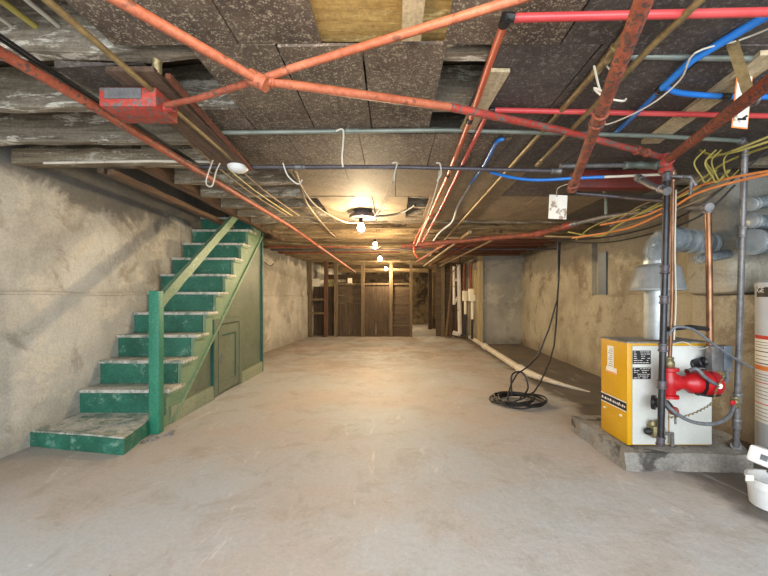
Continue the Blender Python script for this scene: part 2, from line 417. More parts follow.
MB().beam((XL(2.6)+.02,2.60,CEIL_Z+.02), (-1.28,2.60,CEIL_Z+.02), .06, .10, .006).build('stair_header', JOIST2, label='grey header timber across the front of the stair opening', cat='beam')
for k,(dx,z) in enumerate(((0,1.985),(-.07,2.0))):
    MB().beam((-2.0+dx,2.62,z), (-2.03+dx,4.66,z), .045, .04, .004).build('nailing_strip', (TRIMMER, BROWNPLANK)[k], label=('thin wooden strip nailed beneath the stair trimmer','thin wooden strip on the wall side of the stair trimmer')[k], cat='strip')
# between-joist filler boards seen above the middle of the room
for k, (x0, x1, y0, y1) in enumerate(((-1.75,-1.15,3.2,3.42), (-1.6,-.7,3.62,3.85), (-1.85,-1.2,4.05,4.25), (-.6,.5,4.5,4.72))):
    MB().box((x0,y0,2.13), (x1,y1,2.15), jit=.01).build('filler_board', JOIST2, label='short grey board wedged between joists, %s from the camera' % ORD[k], cat='board', group='short boards between the joists')

# ceiling boards nailed under the joists
rows = [
 ('nearest', .35, 1.38, [(-1.04,-.58,0),(-.575,-.27,0),(.19,.62,0),(.625,1.15,2),(1.155,1.7,2),(1.705,2.4,2)]),
 ('second', 1.385, 2.12, [(-.77,-.44,0),(-.435,-.12,0),(-.115,.2,0),(.38,.78,2),(.785,1.22,2),(1.225,1.75,2),(1.755,2.4,2)]),
 ('third', 2.125, 2.72, [(-1.0,-.62,0),(-.615,-.2,0),(-.195,.24,0),(.245,.70,0),(.705,1.2,2),(1.205,1.8,2),(1.805,2.5,2)]),
 ('fourth', 2.73, 3.45, [(-.78,-.36,1),(-.355,.02,1),(.025,.5,1),(.505,1.0,1),(1.005,1.6,2),(1.605,2.3,2)]),
 ('fifth', 3.46, 4.55, [(-.72,-.2,1),(-.19,.14,1),(.35,.85,1),(.855,1.35,1),(1.355,2.0,1),(2.005,2.6,2)]),
]
pm = [PANEL, PANEL_LT, PANEL_DK]
for rn, y0, y1, cols in rows:
    for i, (x0, x1, k) in enumerate(cols):
        dz = random.uniform(-.004, .004)
        MB().box((x0, y0, CEIL_Z-.018+dz), (x1, y1, CEIL_Z-.006+dz), jit=.003).build('ceiling_panel', pm[k], cat='ceiling panel', group='flecked boards nailed under the joists',
            label='%s flecked ceiling panel, %s from the left in the %s row' % (['dark brown','dusty beige','blackish'][k], ORD[i], rn))
MB().box((-1.38,1.50,CEIL_Z-.018), (-1.02,1.80,CEIL_Z-.006), jit=.01).build('ceiling_panel', PANEL_DK, label='small dark ceiling panel beside the brown conduit, left of the others', cat='ceiling panel')
MB().box((-1.0,1.86,CEIL_Z-.018), (-.775,2.12,CEIL_Z-.006), jit=.004).build('ceiling_panel', PANEL, label='dark ceiling panel just beyond the square hole', cat='ceiling panel')
MB().box((-.29,.4,CEIL_Z+.02), (.30,1.42,CEIL_Z+.035)).build('plywood_patch', PLY, label='yellowed peeling plywood patch lit at the top of the ceiling', cat='plywood')
MB().box((.03,1.08,CEIL_Z-.05), (.10,1.32,CEIL_Z+.02), bev=.004).build('wood_block', PINE, label='short pale wood block nailed to the yellowed plywood', cat='wood block')
b = MB(); b.box((.385,1.52,CEIL_Z-.035), (.47,2.06,CEIL_Z-.018), bev=.003, rot=Matrix.Rotation(.05,3,'Z'))
b.build('wood_board', PINE, label='short pale wooden board fixed beside the red plastic pipe', cat='board')
pA, pB = PZ(775,52,2.03), PZ(650,142,2.03)
MB().beam(pA, pB, .10, .022, .002).build('wood_board', PINE, label='long pale pine board crossing the ceiling at right', cat='board')

# ================================================================ pipes under the ceiling
def fitting(b, p, d, r, L):
    d = Vector(d).normalized(); p = Vector(p)
    b.lathe(p-d*L/2, [(r*.9,0), (r*1.0,.003), (r*1.0,L*.2), (r*.86,L*.25), (r*.86,L*.75), (r,L*.8), (r,L-.003), (r*.9,L)], d, 14)
def pipe(name, pts, r, mat, label, cat='pipe', fits=(), fmat=None, smooth=0, fr=1.4, fl=.07, group=None, fname='coupling'):
    pts = [Vector(p) for p in pts]
    if not fits:
        return MB().tube(pts, r, 12, smooth).build(name, mat, smooth=True, label=label, cat=cat, group=group)
    base = pts[0].copy(); rt = root(name, base, label, cat, group)
    MB().tube(pts, r, 12, smooth).build('tube', mat, rt, smooth=True)
    for f in fits:
        b = MB()
        if isinstance(f, tuple): fitting(b, f[0], f[1], (r if not isinstance(r,(list,tuple)) else r[0])*fr, fl)
        else:
            i = f
            if 0 < i < len(pts)-1:
                fitting(b, pts[i]-(pts[i]-pts[i-1]).normalized()*fl*.4, pts[i]-pts[i-1], r*fr, fl)
                fitting(b, pts[i]+(pts[i+1]-pts[i]).normalized()*fl*.4, pts[i+1]-pts[i], r*fr, fl)
            else:
                d = pts[1]-pts[0] if i == 0 else pts[-1]-pts[-2]
                fitting(b, pts[i], d, r*fr, fl)
        b.build(fname, fmat or mat, rt, smooth=True)
    return rt
def line(a, z, *more):
    return [PZ(px, py, z) for px, py in (a,)+more]
# A
pipe('sprinkler_pipe', [PZ(-30,34,1.93), PZ(0,52,1.93), PZ(80,98,1.93), PZ(180,160,1.93), PZ(290,226,1.94), P(355,272,8.6)], [.022,.02,.02,.02,.018,.016], ORANGE_D, 'long orange sprinkler pipe running back on the left above the stairs')
# B and C crossing
J = P(258,80,1.32)
B = [P(100,-10,.95), P(118,0,.98), J, P(450,107,1.6), P(560,130,1.95), P(662,157,2.24)]
rt = pipe('sprinkler_pipe', B[:4], .0165, ORANGE, 'orange sprinkler pipe slanting across the whole ceiling to the red joint', fits=[(J+(B[3]-J).normalized()*.03, B[3]-J)], fr=1.3, fl=.05)
MB().tube(B[3:], .0175, 12).build('tube', REDP, rt, smooth=True, plabel='chipped red and grey right-hand length')
b = MB(); fitting(b, B[5].lerp(B[4],.22), B[5]-B[4], .026, .10); b.build('coupling', RUST, rt, smooth=True)
pipe('sprinkler_pipe', [P(560,-14,1.02), P(515,0,1.06), P(385,40,1.2), P(290,69,1.30), P(262,79,1.335)], .0135, ORANGE, 'orange branch pipe rising from the crossing joint to upper right')
pipe('sprinkler_pipe', [P(254,81,1.34), P(200,98,1.45), P(166,105,1.56)], .012, ORANGE_D, 'thin orange pipe from the crossing joint to the red box')
MB().tube([P(250,76,1.32), P(267,85,1.32)], .027, 14).build('pipe_tee', ORANGE, smooth=True, label='orange tee fitting where the two sprinkler pipes cross', cat='pipe fitting')
# D, K, red joint
D0, D1 = P(650,-16,.88), P(573,186,2.15)
pipe('rusty_pipe', [D0, D1], .0235, RUST, 'thick rusty red pipe coming down from the top right', fits=[(D1, D1-D0), (D0.lerp(D1,.45), D1-D0)], fr=1.3, fl=.09)
K0 = P(785,70,1.08); K1 = P(668,160,2.24)
pipe('rusty_pipe', [K0, K1], .024, RUST, 'rusty red pipe from the right edge to the bright red joint', fits=[1], fmat=REDP, fr=1.35)
MB().lathe(P(666,164,2.24)-Vector((0,0,.06)), [(.03,0),(.04,.01),(.04,.03),(.032,.04),(.034,.10),(.026,.12)]).build('pipe_joint', REDP, smooth=True, label='bright red pipe joint above the black vertical pipe', cat='pipe fitting')
# E red plastic
z = 2.0
pipe('plastic_pipe', [P(790,9,1.17), P(768,12,1.17), P(508,18,1.19)], .0135, PEXRED, 'red plastic pipe across the top right of the ceiling')
pipe('plastic_pipe', [P(505,22,1.19), P(495,48,1.34), P(470,120,1.88), P(448,175,2.75), P(430,215,4.05), P(418,243,6.1)], .0135, PEXOR, 'orange-red plastic pipe running back from the dark elbow', fits=[0,2,3,4], fmat=BLACK, fr=1.2, fl=.025, fname='clip')
pipe('plastic_pipe', [P(790,117,1.85), P(768,116,1.85), P(492,110,1.83)], .0125, PEXRED, 'lower red plastic pipe across the right of the ceiling', fits=[2, (P(686,114.5,1.85),(1,0,0))], fmat=BLACK, fr=1.2, fl=.025, fname='clip')
pipe('plastic_pipe', [P(488,112,1.83), P(462,165,2.5), P(440,210,3.8), P(422,243,6.0)], .0125, PEXRED, 'red plastic pipe running back to the right of the orange-red one', fits=[1,2], fmat=BLACK, fr=1.2, fl=.025, fname='clip')
MB().tube([P(514,18,1.18), P(505,17,1.18), P(503,26,1.18)], .017, 10).build('pipe_elbow', BLACK, smooth=True, label='dark elbow fitting at the corner of the upper red pipe', cat='pipe fitting')
# F brown
pipe('brown_pipe', [PZ(664,-20,2.025), PZ(606,60,2.025), PZ(487,193,2.02), PZ(430,256,2.02)], .014, BRASSY, 'long brown pipe running back right of the centre', fits=[1], fr=1.35, fl=.09, fmat=BRASSY)
pipe('brown_pipe', [PZ(724,-22,1.99), PZ(656,42,1.99), PZ(539,163,1.99)], .012, BRASSY, 'short brown pipe right of the long one, ending mid ceiling', fits=[2])
# G, H, I horizontals
pipe('grey_conduit', [P(200,133,2.08), P(448,130,2.06), P(655,136,2.07), P(742,141,2.2)], .012, CONDUIT, 'thin greyish conduit straight across the ceiling beyond the crossing', fits=[(P(352,131,2.07),(1,0,0))])
pipe('dark_pipe', [P(200,167,2.49), P(400,167,2.49), P(556,171,2.49)], .014, STEELDK, 'dark purple-grey pipe across the middle ceiling with rag ties', fits=[2,(P(300,167,2.49),(1,0,0))], fmat=STEEL)
pipe('dark_pipe', [P(560,166,2.5), P(640,165,2.5), P(664,166,2.4)], .016, STEEL, 'grey pipe ending at the red joint from the left', fits=[1], fmat=CONDUIT, fr=1.6, fl=.12, fname='valve')
pipe('grey_conduit', [P(628,56,1.46), P(700,58,1.45), P(790,59,1.45)], .011, CONDUIT, 'grey-green conduit across the upper right ceiling', fits=[0])
pipe('grey_conduit', [P(470,130,2.2), P(556,131.5,2.2), P(690,133,2.2), P(790,130,2.2)], .008, PEXBLUE, 'thin blue plastic pipe hugging the conduit across the right')
# blue
pipe('blue_pipe', [P(786,6,1.2), P(752,24,1.27), P(692,60,1.42), P(660,90,1.60)], .015, PEXBLUE, 'thick blue plastic pipe slanting in from the top right corner', fits=[3], fmat=BLACK, fr=1.2, fl=.03)
pipe('blue_pipe', [P(658,92,1.62), P(640,110,1.78), P(614,134,2.12)], .011, PEXBLUE, 'short blue plastic pipe below the black blue-pipe coupling')
pipe('blue_pipe', [P(664,87,1.58), P(680,93,1.64), P(725,96.5,1.66), P(790,97,1.66)], .012, PEXBLUE, 'blue plastic pipe running right beneath the grey-green conduit', smooth=4, fits=[2], fmat=BLACK, fr=1.2, fl=.025)
pipe('blue_pipe', [P(504,139,2.15), P(496,143,2.2), P(484,165,2.6), P(470,184,3.1)], .012, PEXBLUE, 'blue plastic pipe turning back near the ceiling centre', smooth=5)
pipe('pale_pipe', [P(470,184,3.1), P(458,205,3.8), P(452,222,4.5), P(440,232,5.0), P(432,243,6)], .012, PEXPALE, 'pale blue-white pipe snaking back from the blue one', smooth=5)
pipe('blue_pipe', [P(490,172,2.55), P(515,178,2.6), P(540,180,2.6), P(578,178,2.55), P(604,177,2.5)], .011, PEXBLUE, 'sagging blue plastic pipe beneath the dark horizontal pipe', smooth=5)
pipe('pale_pipe', [P(604,177,2.5), P(650,175,2.5), P(676,174,2.4)], .009, WHITEPIPE, 'scuffed white pipe joined to the end of the sagging blue one')
# red beam
MB().box((1.33,2.70,1.90), (2.04,2.80,2.03), bev=.006).build('steel_beam', DARKRED, smooth=True, label='dark red painted steel beam above the grey pipes', cat='beam')
# N main pipe
pipe('far_pipe', [P(268,242,5.55), P(330,245,5.45), P(404,246.5,5.3)], .017, BRASSY, 'brown pipe running left from the rusty main pipe')
N = [P(402,246,5.3), P(470,240,4.9), P(537,234,4.3), P(571,225,3.8)]
pipe('main_pipe', N, .030, RUST, 'rusty main pipe crossing the room low at middle distance', fits=[(N[2],(N[3]-N[2])), (N[3],(N[3]-N[2])), (N[0]+Vector((.2,0,0)),(1,0,0))], fmat=REDP, fr=1.25, fl=.2)
pipe('grey_pipe', [P(574,224,3.7), P(604,217,3.4), P(650,211,2.9), P(700,207,2.45), P(707,207,2.36)], .021, STEEL, 'grey pipe sloping right from the rusty main to the copper riser', fits=[0,2,4], fr=1.35)
pipe('grey_pipe', [P(576,193,2.9), P(620,197,2.8), P(664,201,2.5)], .014, STEELDK, 'thin dark pipe under the red steel beam')
pipe('grey_pipe', [P(604,190,3.05), P(606,200,3.3), P(606,214,3.35)], .013, CONDUIT, 'short vertical pipe hanger above the sloping grey pipe')
pipe('grey_pipe', [P(640,179,2.45), P(652,186,2.3), P(664,190,2.2)], .019, STEEL, 'short elbowed grey pipe left of the black riser', fits=[0,2])
pipe('grey_pipe', [P(668,176,2.25), P(690,177,2.25), P(692,180,2.25), P(690,195,2.25)], .009, STEEL, 'small grey pipe elbowing down right of the black riser', fits=[1])
# thin rusty pipes across the far middle
for k, (y_, Y, x0, x1, mt) in enumerate(((247,5.95,268,470,RUST), (250,6.3,272,560,STEELDK), (253,6.9,280,400,RUST), (238,4.9,448,600,BROWN_W))):
    pipe('far_pipe', [P(x0,y_,Y), P(x1,y_-1,Y)], .015, mt, ['thin rusty pipe just behind the main pipe','dark pipe across behind the rusty pipes','rusty pipe farthest back across the left','brown cable pipe right of centre behind the main pipe'][k])
for k, (x0,y0,x1,y1,zz,r,mt) in enumerate(((470,232,424,266,1.88,.022,BRASSY), (484,236,430,266,1.9,.018,RUST), (500,236,440,266,1.9,.018,BROWN_W), (452,240,416,262,1.88,.02,RUST))):
    pipe('far_pipe', line((x0,y0), zz, (x1,y1)), r, mt, 'pipe running back beneath the far ceiling, %s in the centre bundle' % ORD[k], group='pipes of the centre bundle')
# rising loops from the bundle to the ceiling
pipe('red_pipe', [P(432,215,4.2), P(426,222,4.7), P(417,236,5.1), P(414,250,5.25), P(418,258,5.3)], .014, PEXOR, 'bent orange pipe curling down to the main pipe', smooth=5)
# left strip cables
pipe('yellow_cable', [(-1.40,.7,2.16), (-1.40,1.95,2.16)], .012, YELLOW_W, 'yellow cable between joists in the top left corner', 'cable')
pipe('white_cable', [(-1.30,.7,2.16), (-1.315,1.95,2.16)], .009, WHITE_W, 'white cable right of the yellow one in the top left corner', 'cable')
pipe('white_cable', [(-1.50,.7,2.16), (-1.49,1.95,2.16)], .007, WHITE_W, 'white cable left of the yellow one in the top left corner', 'cable')
for k, dx in enumerate((0, .022)):
    pipe('black_cable', [(-1.36+dx,.7,2.02), (-1.36+dx,1.4,1.99), (-1.33+dx,3.0,2.0), (-1.35+dx,5.0,2.0)], .006, BLACK, ('left','right')[k]+' one of the paired black cables beside the orange sprinkler pipe', 'cable', smooth=4)
for k, (xx, m_) in enumerate(((-1.22,BROWN_W), (-1.16,YELLOW_W), (-1.08,BROWN_W))):
    pipe('old_cable', [(xx,2.2,2.02), (xx-.01,3.1,2.0), (xx+.02,4.2,2.02)], .006, m_, ['brown cable nearest the orange pipe behind the white cap','yellow cable behind the white cap','brown cable farthest right behind the white cap'][k], 'cable', smooth=3)
pipe('brown_conduit', [(-1.02,.8,1.975), (-1.02,1.7,1.975), (-1.02,2.35,1.975)], .012, BRASSY, 'brown conduit running back at upper left beside the plank')
MB().beam((-1.04,1.46,2.00), (-1.06,2.46,1.975), .19, .02, .004).build('brown_plank', BROWNPLANK, label='brown plank slanting back above the red box', cat='plank')
MB().beam((-.90,1.48,1.985), (-.955,2.50,1.96), .02, .02, .001).build('angle_iron', REDWOOD, label='dark red steel angle along the right side of the brown plank', cat='steel angle')
MB().lathe(P(157,74,1.5)-Vector((0,0,.0)), [(.014,0),(.018,.01),(.018,.05),(.022,.055),(.022,.08)]).build('pipe_stub', BRASS, smooth=True, label='short corroded pipe stub at the end of the brown plank', cat='pipe')
# pale thin pipe along the header
pipe('white_pipe', [P(44,163,2.56), P(150,161,2.56), P(212,162,2.56)], .009, WHITEPIPE, 'thin white pipe under the header at left')
# white porcelain cap
c = P(238,165,2.46)
MB().lathe(c-Vector((0,0,.05)), [(.01,0),(.04,.006),(.062,.022),(.07,.045),(.07,.055),(.04,.07)]).build('lamp_cap', WHITEP, smooth=True, label='white porcelain lamp holder hung under the ceiling at left', cat='lamp holder')
# red junction box
rt = root('junction_box', P(134,118,1.62), 'chipped red metal junction box hanging at upper left', 'electrical box')
MB().box((-1.24,1.56,1.905), (-1.0,1.72,1.985), bev=.004).build('box_body', REDP, rt, smooth=True)
MB().box((-1.215,1.554,1.935), (-1.06,1.56,1.98), bev=.002).build('cover_plate', STEEL, rt, plabel='grey scraped cover plate')
b = MB(); fitting(b, (-.985,1.62,1.93), (1,0,.2), .022, .05); b.build('connector', REDP, rt, smooth=True)
# string ties
def cord(pts, r, mat, label, cat='string', smooth=5): return MB().tube(pts, r, 6, smooth).build('string' if cat=='string' else 'wire', mat, smooth=True, label=label, cat=cat)
cord([P(336,131,2.03), P(343,130,2.03), P(343,145,2.03), P(342,158,2.03), P(343,167,2.03)], .005, WHITE_W, 'white string hanging from the greyish conduit')
cord([P(392,163,2.46), P(397,163,2.46), P(395,172,2.46), P(394,181,2.46)], .005, WHITE_W, 'short white string tied on the dark pipe left of the fan of red pipes')
cord([P(436,163,2.46), P(440,164,2.46), P(441,174,2.46), P(437,181,2.46)], .005, WHITE_W, 'short white string tied on the dark pipe by the red pipes')
cord([P(440,165,2.48), P(436,190,2.7), P(424,225,3.6), P(416,246,5.1)], .005, WHITE_W, 'long thin cord sagging from the dark pipe to the bundle')
cord([P(283,163,2.46), P(288,176,2.46), P(298,184,2.5), P(302,180,2.46)], .005, PAPER, 'knotted pale rag tied to the dark pipe')
cord([P(292,170,2.5), P(315,205,3.4), P(345,222,4.0), P(362,222,4.2)], .008, BROWN_W, 'brown lamp cord drooping to the ceiling fixture', 'wire')
cord([P(296,172,2.5), P(308,205,3.6), P(330,232,5.4), P(340,240,6.5)], .010, BROWN_W, 'old cable running back from the knotted rag', 'wire')
cord([P(395,170,2.5), P(385,200,3.1), P(372,220,4.0)], .004, WHITE_W, 'thin pale pull cord down to the first bulb fixture')
cord([P(213,160,2.3), P(206,182,2.3), P(212,186,2.3), P(216,172,2.3), P(220,163,2.3)], .004, WHITE_W, 'looped wire hanging around the orange sprinkler pipe')
cord([P(594,66,1.38), P(600,90,1.45), P(607,102,1.5), P(612,92,1.5)], .004, WHITE_W, 'white string hanging from the brown pipe coupling')
cord([P(600,60,1.5), P(616,78,1.45), P(608,92,1.42), P(594,88,1.45), P(604,97,1.42), P(622,101,1.42), P(626,99,1.45)], .004, WHITE_W, 'white string knotted around the thick rusty pipe')
cord([P(780,24,1.25), P(740,40,1.35), P(695,53,1.36), P(680,80,1.5), P(650,105,1.65), P(612,123,1.85), P(598,124,1.9)], .0035, WHITE_W, 'thin white wire looping across the black panels at right', 'wire')
# tags
o = MB().box(P(549,219,2.45), P(567,195,2.45)+Vector((0,.006,0)), bev=.001, rot=Matrix.Rotation(.05,3,'Y')).build('paper_tag', PAPER, label='crumpled white tag hanging below the rusty pipe end', cat='tag')
cord([P(557,197,2.452), P(558,188,2.40), P(574,182,2.13)], .0035, STEEL, 'wire holding the crumpled white tag', 'wire')
rt = root('inspection_tag', P(743,128,1.54), 'white and pink inspection tag behind the rusty pipe at right', 'tag')
c = P(742,101,1.545)
MB().box(c-Vector((.034,.001,.115)), c+Vector((.034,.001,.115)), rot=Matrix.Rotation(.10,3,'Y')).build('card', ORINK, rt, plabel='pinkish edge of the card')
MB().box(c-Vector((.030,.003,.110)), c+Vector((.030,.001,.110)), rot=Matrix.Rotation(.10,3,'Y')).build('sheet', PAPER, rt)
b = MB(); b.box(c+Vector((-.022,-.006,-.082)), c+Vector((.012,-.003,-.074))); b.box(c+Vector((-.004,-.006,-.074)), c+Vector((.02,-.003,-.066)), rot=Matrix.Rotation(-.6,3,'Y')); b.build('printed_mark', INK, rt)
pS = [P(732,42,1.36), P(740,68,1.40), P(748,92,1.43)]
MB().beam(pS[0], pS[2], .035, .004, .001).build('hanger_strap', BRASSY, label='brown perforated hanger strap above the inspection tag', cat='strap')
MB().tube([P(746,86,1.44), P(758,94,1.40), P(756,104,1.42), P(744,104,1.5)], .007, 8, 4).build('pipe_clamp', STEEL, smooth=True, label='steel clamp around the rusty pipe by the inspection tag', cat='clamp')

# cable bundles at right
cables = [
 (ORANGE_W, .008, [(572,238,3.4),(625,229,3.0),(665,212,2.6),(700,192,2.35),(768,174,2.0),(800,170,1.9)], 'orange cable sweeping up to the right edge, lowest of the orange'),
 (ORANGE_W, .008, [(600,225,3.1),(650,214,2.8),(690,190,2.5),(730,178,2.2),(800,166,1.95)], 'orange cable sweeping to the right edge, upper one'),
 (YELLOW_W, .007, [(568,232,3.5),(600,236,3.2),(620,224,3.0),(665,200,2.7),(700,180,2.5),(730,160,2.3),(790,140,2.0)], 'yellow cable rising from the pipes to the upper right edge'),
 (YELLOW_W, .007, [(640,214,2.8),(690,192,2.5),(712,176,2.4),(706,160,2.3),(730,152,2.2),(790,128,2.0)], 'yellow cable kinked near the top of the steel riser'),
 (YELLOW_W, .007, [(790,134,1.95),(742,150,2.1),(714,155,2.25),(700,150,2.35)], 'yellow cable above the hanging loops'),
 (BLACK, .006, [(558,241,3.9),(600,243,3.3),(650,234,2.8),(700,216,2.5),(735,185,2.4)], 'black cable sagging lowest under the pipes'),
 (BLACK, .006, [(550,240,3.9),(600,238,3.3),(655,226,2.8),(700,205,2.5),(768,150,2.3)], 'black cable just above the lowest one'),
 (BROWN_W, .008, [(545,236,4.0),(590,236,3.3),(640,222,2.9),(690,204,2.5),(720,190,2.5)], 'brown cable following the sloping grey pipe'),
 (BROWN_W, .006, [(610,226,3.1),(640,206,2.9),(680,192,2.6),(700,176,2.5)], 'old brown cable behind the black riser'),
 (YELLOW_W, .006, [(576,240,3.5),(590,228,3.3),(608,220,3.2),(640,209,2.9)], 'short dull yellow cable over the grey pipe'),
]
for m_, r, pts, lab in cables:
    MB().tube([P(*p) for p in pts], r, 7, 6).build('cable', m_, smooth=True, label=lab, cat='cable')
for k in range(4):
    x = 697+k*8+(k%2)*3; rr = random.random()
    MB().tube([P(x+8,150,2.2), P(x+1-rr*5,158+rr*6,2.2), P(x+rr*6,170+rr*9,2.22), P(x+5+rr*5,176+rr*8,2.24), P(x+13+rr*9,170,2.25)], .0045, 7, 6).build('cable_loop', YELLOW_W, smooth=True, label='dangling yellow cable loop, %s from left left of the steel riser' % ORD[k], cat='cable', group='dangling yellow cable loops')

# ================================================================ staircase
XP = -1.93
st = root('staircase', (-2.25, 2.8, 0), 'green painted wooden staircase along the left wall', 'staircase')
def xw(Y): return XL(Y)+.004
def rz(n_): return .105+.21*(n_-1)
def ry(n_): return 3.15+(n_-2)*.221
# bottom block step
b = MB(); b.prism([(xw(2.9)+.0,2.72,0), (-1.87,2.57,0), (-1.96,3.0,0), (-1.97,3.17,0), (xw(3.2),3.17,0)], (0,0,.105))
bmesh.ops.subdivide_edges(b.bm, edges=b.bm.edges, cuts=5, use_grid_fill=True); b.rough(.012, 7); b.build('bottom_step', G_RISER, st)
b = MB(); b.prism([(xw(2.9)+.01,2.73,.103), (-1.885,2.585,.103), (-1.97,3.0,.103), (-1.98,3.165,.103), (xw(3.2)+.01,3.165,.103)], (0,0,.014))
bmesh.ops.subdivide_edges(b.bm, edges=b.bm.edges, cuts=5, use_grid_fill=True); b.rough(.010, 7); b.build('tread', G_TREAD, st)
for n_ in range(2, 12):
    y = ry(n_); zt = rz(n_); zb = rz(n_-1)
    MB().box((xw(y), y, zb), (XP-.035, y+.02, zt-.025)).build('riser', G_RISER, st)
    MB().box((xw(y), y-.025, zt-.028), (XP+.035, y+.225, zt), bev=.005).build('tread', G_TREAD, st, smooth=True)
    MB().box((XP+.002, y-.012, zt-.05), (XP+.026, y+.19, zt-.028)).build('tread_bracket', G_STRING, st)
# stringer: saw-tooth upper edge, straight lower edge
poly = []
for n_ in range(2, 12):
    poly += [(XP-.03, ry(n_), rz(n_-1)), (XP-.03, ry(n_), rz(n_)-.028)]
poly += [(XP-.03, 5.40, rz(11)-.03), (XP-.03, 5.40, 1.96)]
poly += [(XP-.03, 3.20, .0), (XP-.03, 3.10, .0), (XP-.03, 3.10, .09)]
MB().prism(poly, (.032,0,0)).build('stringer', G_STRING, st)
s0, s1 = Vector((XP+.012,3.22,.02)), Vector((XP+.012,5.42,1.98))
MB().beam(s0, s1, .02, .03, .001).build('stringer_moulding', G_STRING, st)
# panelling under the stringer
MB().prism([(XP-.045,3.25,0), (XP-.045,5.44,0), (XP-.045,5.44,2.03), (XP-.045,5.40,1.98)], (.025,0,0)).build('side_panel', G_PANEL, st)
MB().box((XP-.02,3.2,0), (XP+.012,3.955,.15), jit=.003).build('base_board', G_BASE, st)
MB().box((XP-.02,4.705,0), (XP+.012,5.44,.15), jit=.003).build('base_board', G_BASE, st)
MB().box((XP-.05,5.44,0), (XP+.01,5.48,2.05), bev=.004).build('end_post', G_DARK, st)
# cupboard door
f = MB()
f.box((XP-.02,3.97,.02), (XP+.014,4.05,.86)).box((XP-.02,4.62,.02), (XP+.014,4.70,.86)).box((XP-.02,4.05,.80), (XP+.0135,4.62,.86))
f.build('door_frame', G_PANEL, st)
MB().box((XP-.02,3.955,.02), (XP+.012,3.97,.86)).build('frame_edge', G_DARK, st)
d = MB().box((XP-.02,4.06,.03), (XP+.004,4.61,.79)).build('cupboard_door', G_PANEL, st)
MB().box((XP,4.07,.68), (XP+.012,4.60,.78)).box((XP,4.07,.04), (XP+.012,4.60,.14)).box((XP,4.07,.14), (XP+.012,4.15,.68)).box((XP,4.52,.14), (XP+.012,4.60,.68)).build('door_rail', G_PANEL, d)
MB().box((XP+.004,4.505,.15), (XP+.0128,4.52,.68)).box((XP+.004,4.15,.665), (XP+.0128,4.52,.68)).build('shadow_strip', G_DARK, d)  # dark strips put shade along the recessed panel edges into the colour
MB().tube([(XP+.012,4.12,.46), (XP+.03,4.12,.46), (XP+.03,4.12,.38), (XP+.012,4.12,.38)], .006, 8).build('handle', STEEL, d, smooth=True)
for k, (dx, dy, r) in enumerate(((.02,-.10,.03), (.06,-.05,.022), (.09,.0,.028), (-.01,-.16,.02), (.07,.07,.02))):
    b = MB(); b.lathe((XP+.06+dx,2.95+dy,0), [(r*.9,0),(r,r*.3),(r*.7,r*.6),(.002,r*.75)], seg=9); b.rough(r*.4, 30)
    for v_ in b.bm.verts: v_.co.z = max(v_.co.z, 0)
    b.build('mortar_lump', PAD, label=['small grey mortar crumb at the newel foot','flat grey mortar crumb right of the newel foot','larger grey mortar crumb beside the base board','smallest grey mortar crumb nearest the camera by the bottom step','rear grey mortar crumb along the stair base board'][k], cat='mortar crumb', group='mortar crumbs at the newel foot')
# newel and handrail
MB().box((XP-.028,2.96,0), (XP+.055,3.03,1.15), bev=.006).build('newel_post', G_POST, st, smooth=True)
h0, h1 = Vector((XP+.03,2.99,1.04)), Vector((XP+.03,4.52,2.12))
MB().beam(h0, h1, .04, .09, .003).build('handrail', G_STRING, st)
MB().tube([(XP+.02,5.5,1.62), (XP+.10,5.5,1.56), (XP+.16,5.5,1.60)], .006, 6, 4).build('wall_hook', BLACK, st, smooth=True)

# ================================================================ far end: partition, posts
def post(px, Y, w, y_top, label, mat=POST, bot=None, px2=None, d=.08):
    p0 = P(px, VY, Y); p1 = P(px2 if px2 else px, VY, Y)
    zt = min(H-(y_top-VY)*Y/F_PX, CEIL_Z+.02)
    return MB().beam((p0.x,Y,0), (p1.x,Y,zt), w, d, .005, 8).build('wooden_post', mat, label=label, cat='post')
post(310, 10.2, .08, 250, 'wooden post against the white left wall at the far end')
post(326, 10.2, .10, 250, 'thick reddish post at the far end, second from the left wall', REDBOARD)
post(336, 10.25, .10, 250, 'wooden post left of the dark far boards')
post(363, 10.25, .10, 250, 'wooden post in the middle of the dark far boards')
post(391, 10.25, .09, 250, 'wooden post dividing the dark boards right of centre')
post(411, 10.2, .07, 250, 'slim post at the left side of the far doorway')
rt = root('plank_partition', (-.65, 10.36, 0), 'dark wooden plank partition closing the far end', 'partition')
ZB = H+12*10.4/F_PX
xs = [337, 349, 363, 376, 391]
for i in range(4):
    a, c_ = P(xs[i],VY,10.34).x, P(xs[i+1],VY,10.34).x
    zz = [.92, .92, ZB, ZB][i]
    MB().box((a+.006,10.33,.04), (c_-.006,10.36,zz), jit=.004).build('vertical_board', BOARD_D, rt)
MB().box((P(336,VY,10.34).x,10.32,.93), (P(363,VY,10.34).x-.01,10.35,1.14), jit=.004).build('cross_board', BOARD_DX, rt)
MB().box((P(336,VY,10.34).x,10.33,1.15), (P(363,VY,10.34).x-.01,10.36,ZB), jit=.004).build('cross_board', BOARD_DX, rt)
for i in range(5):
    z0 = .04+i*.272
    MB().box((P(392,VY,10.34).x,10.33,z0), (P(411,VY,10.34).x,10.36,z0+.262), jit=.004).build('cross_board', BOARD_DX, rt)
MB().box((P(336,VY,10.3).x,10.28,ZB), (P(411,VY,10.3).x,10.40,ZB+.05), jit=.004).build('top_rail', POST, rt)
MB().box((P(336,VY,10.3).x,10.28,0), (P(411,VY,10.3).x,10.40,.04), jit=.004).build('bottom_rail', BOARD_DX, rt)
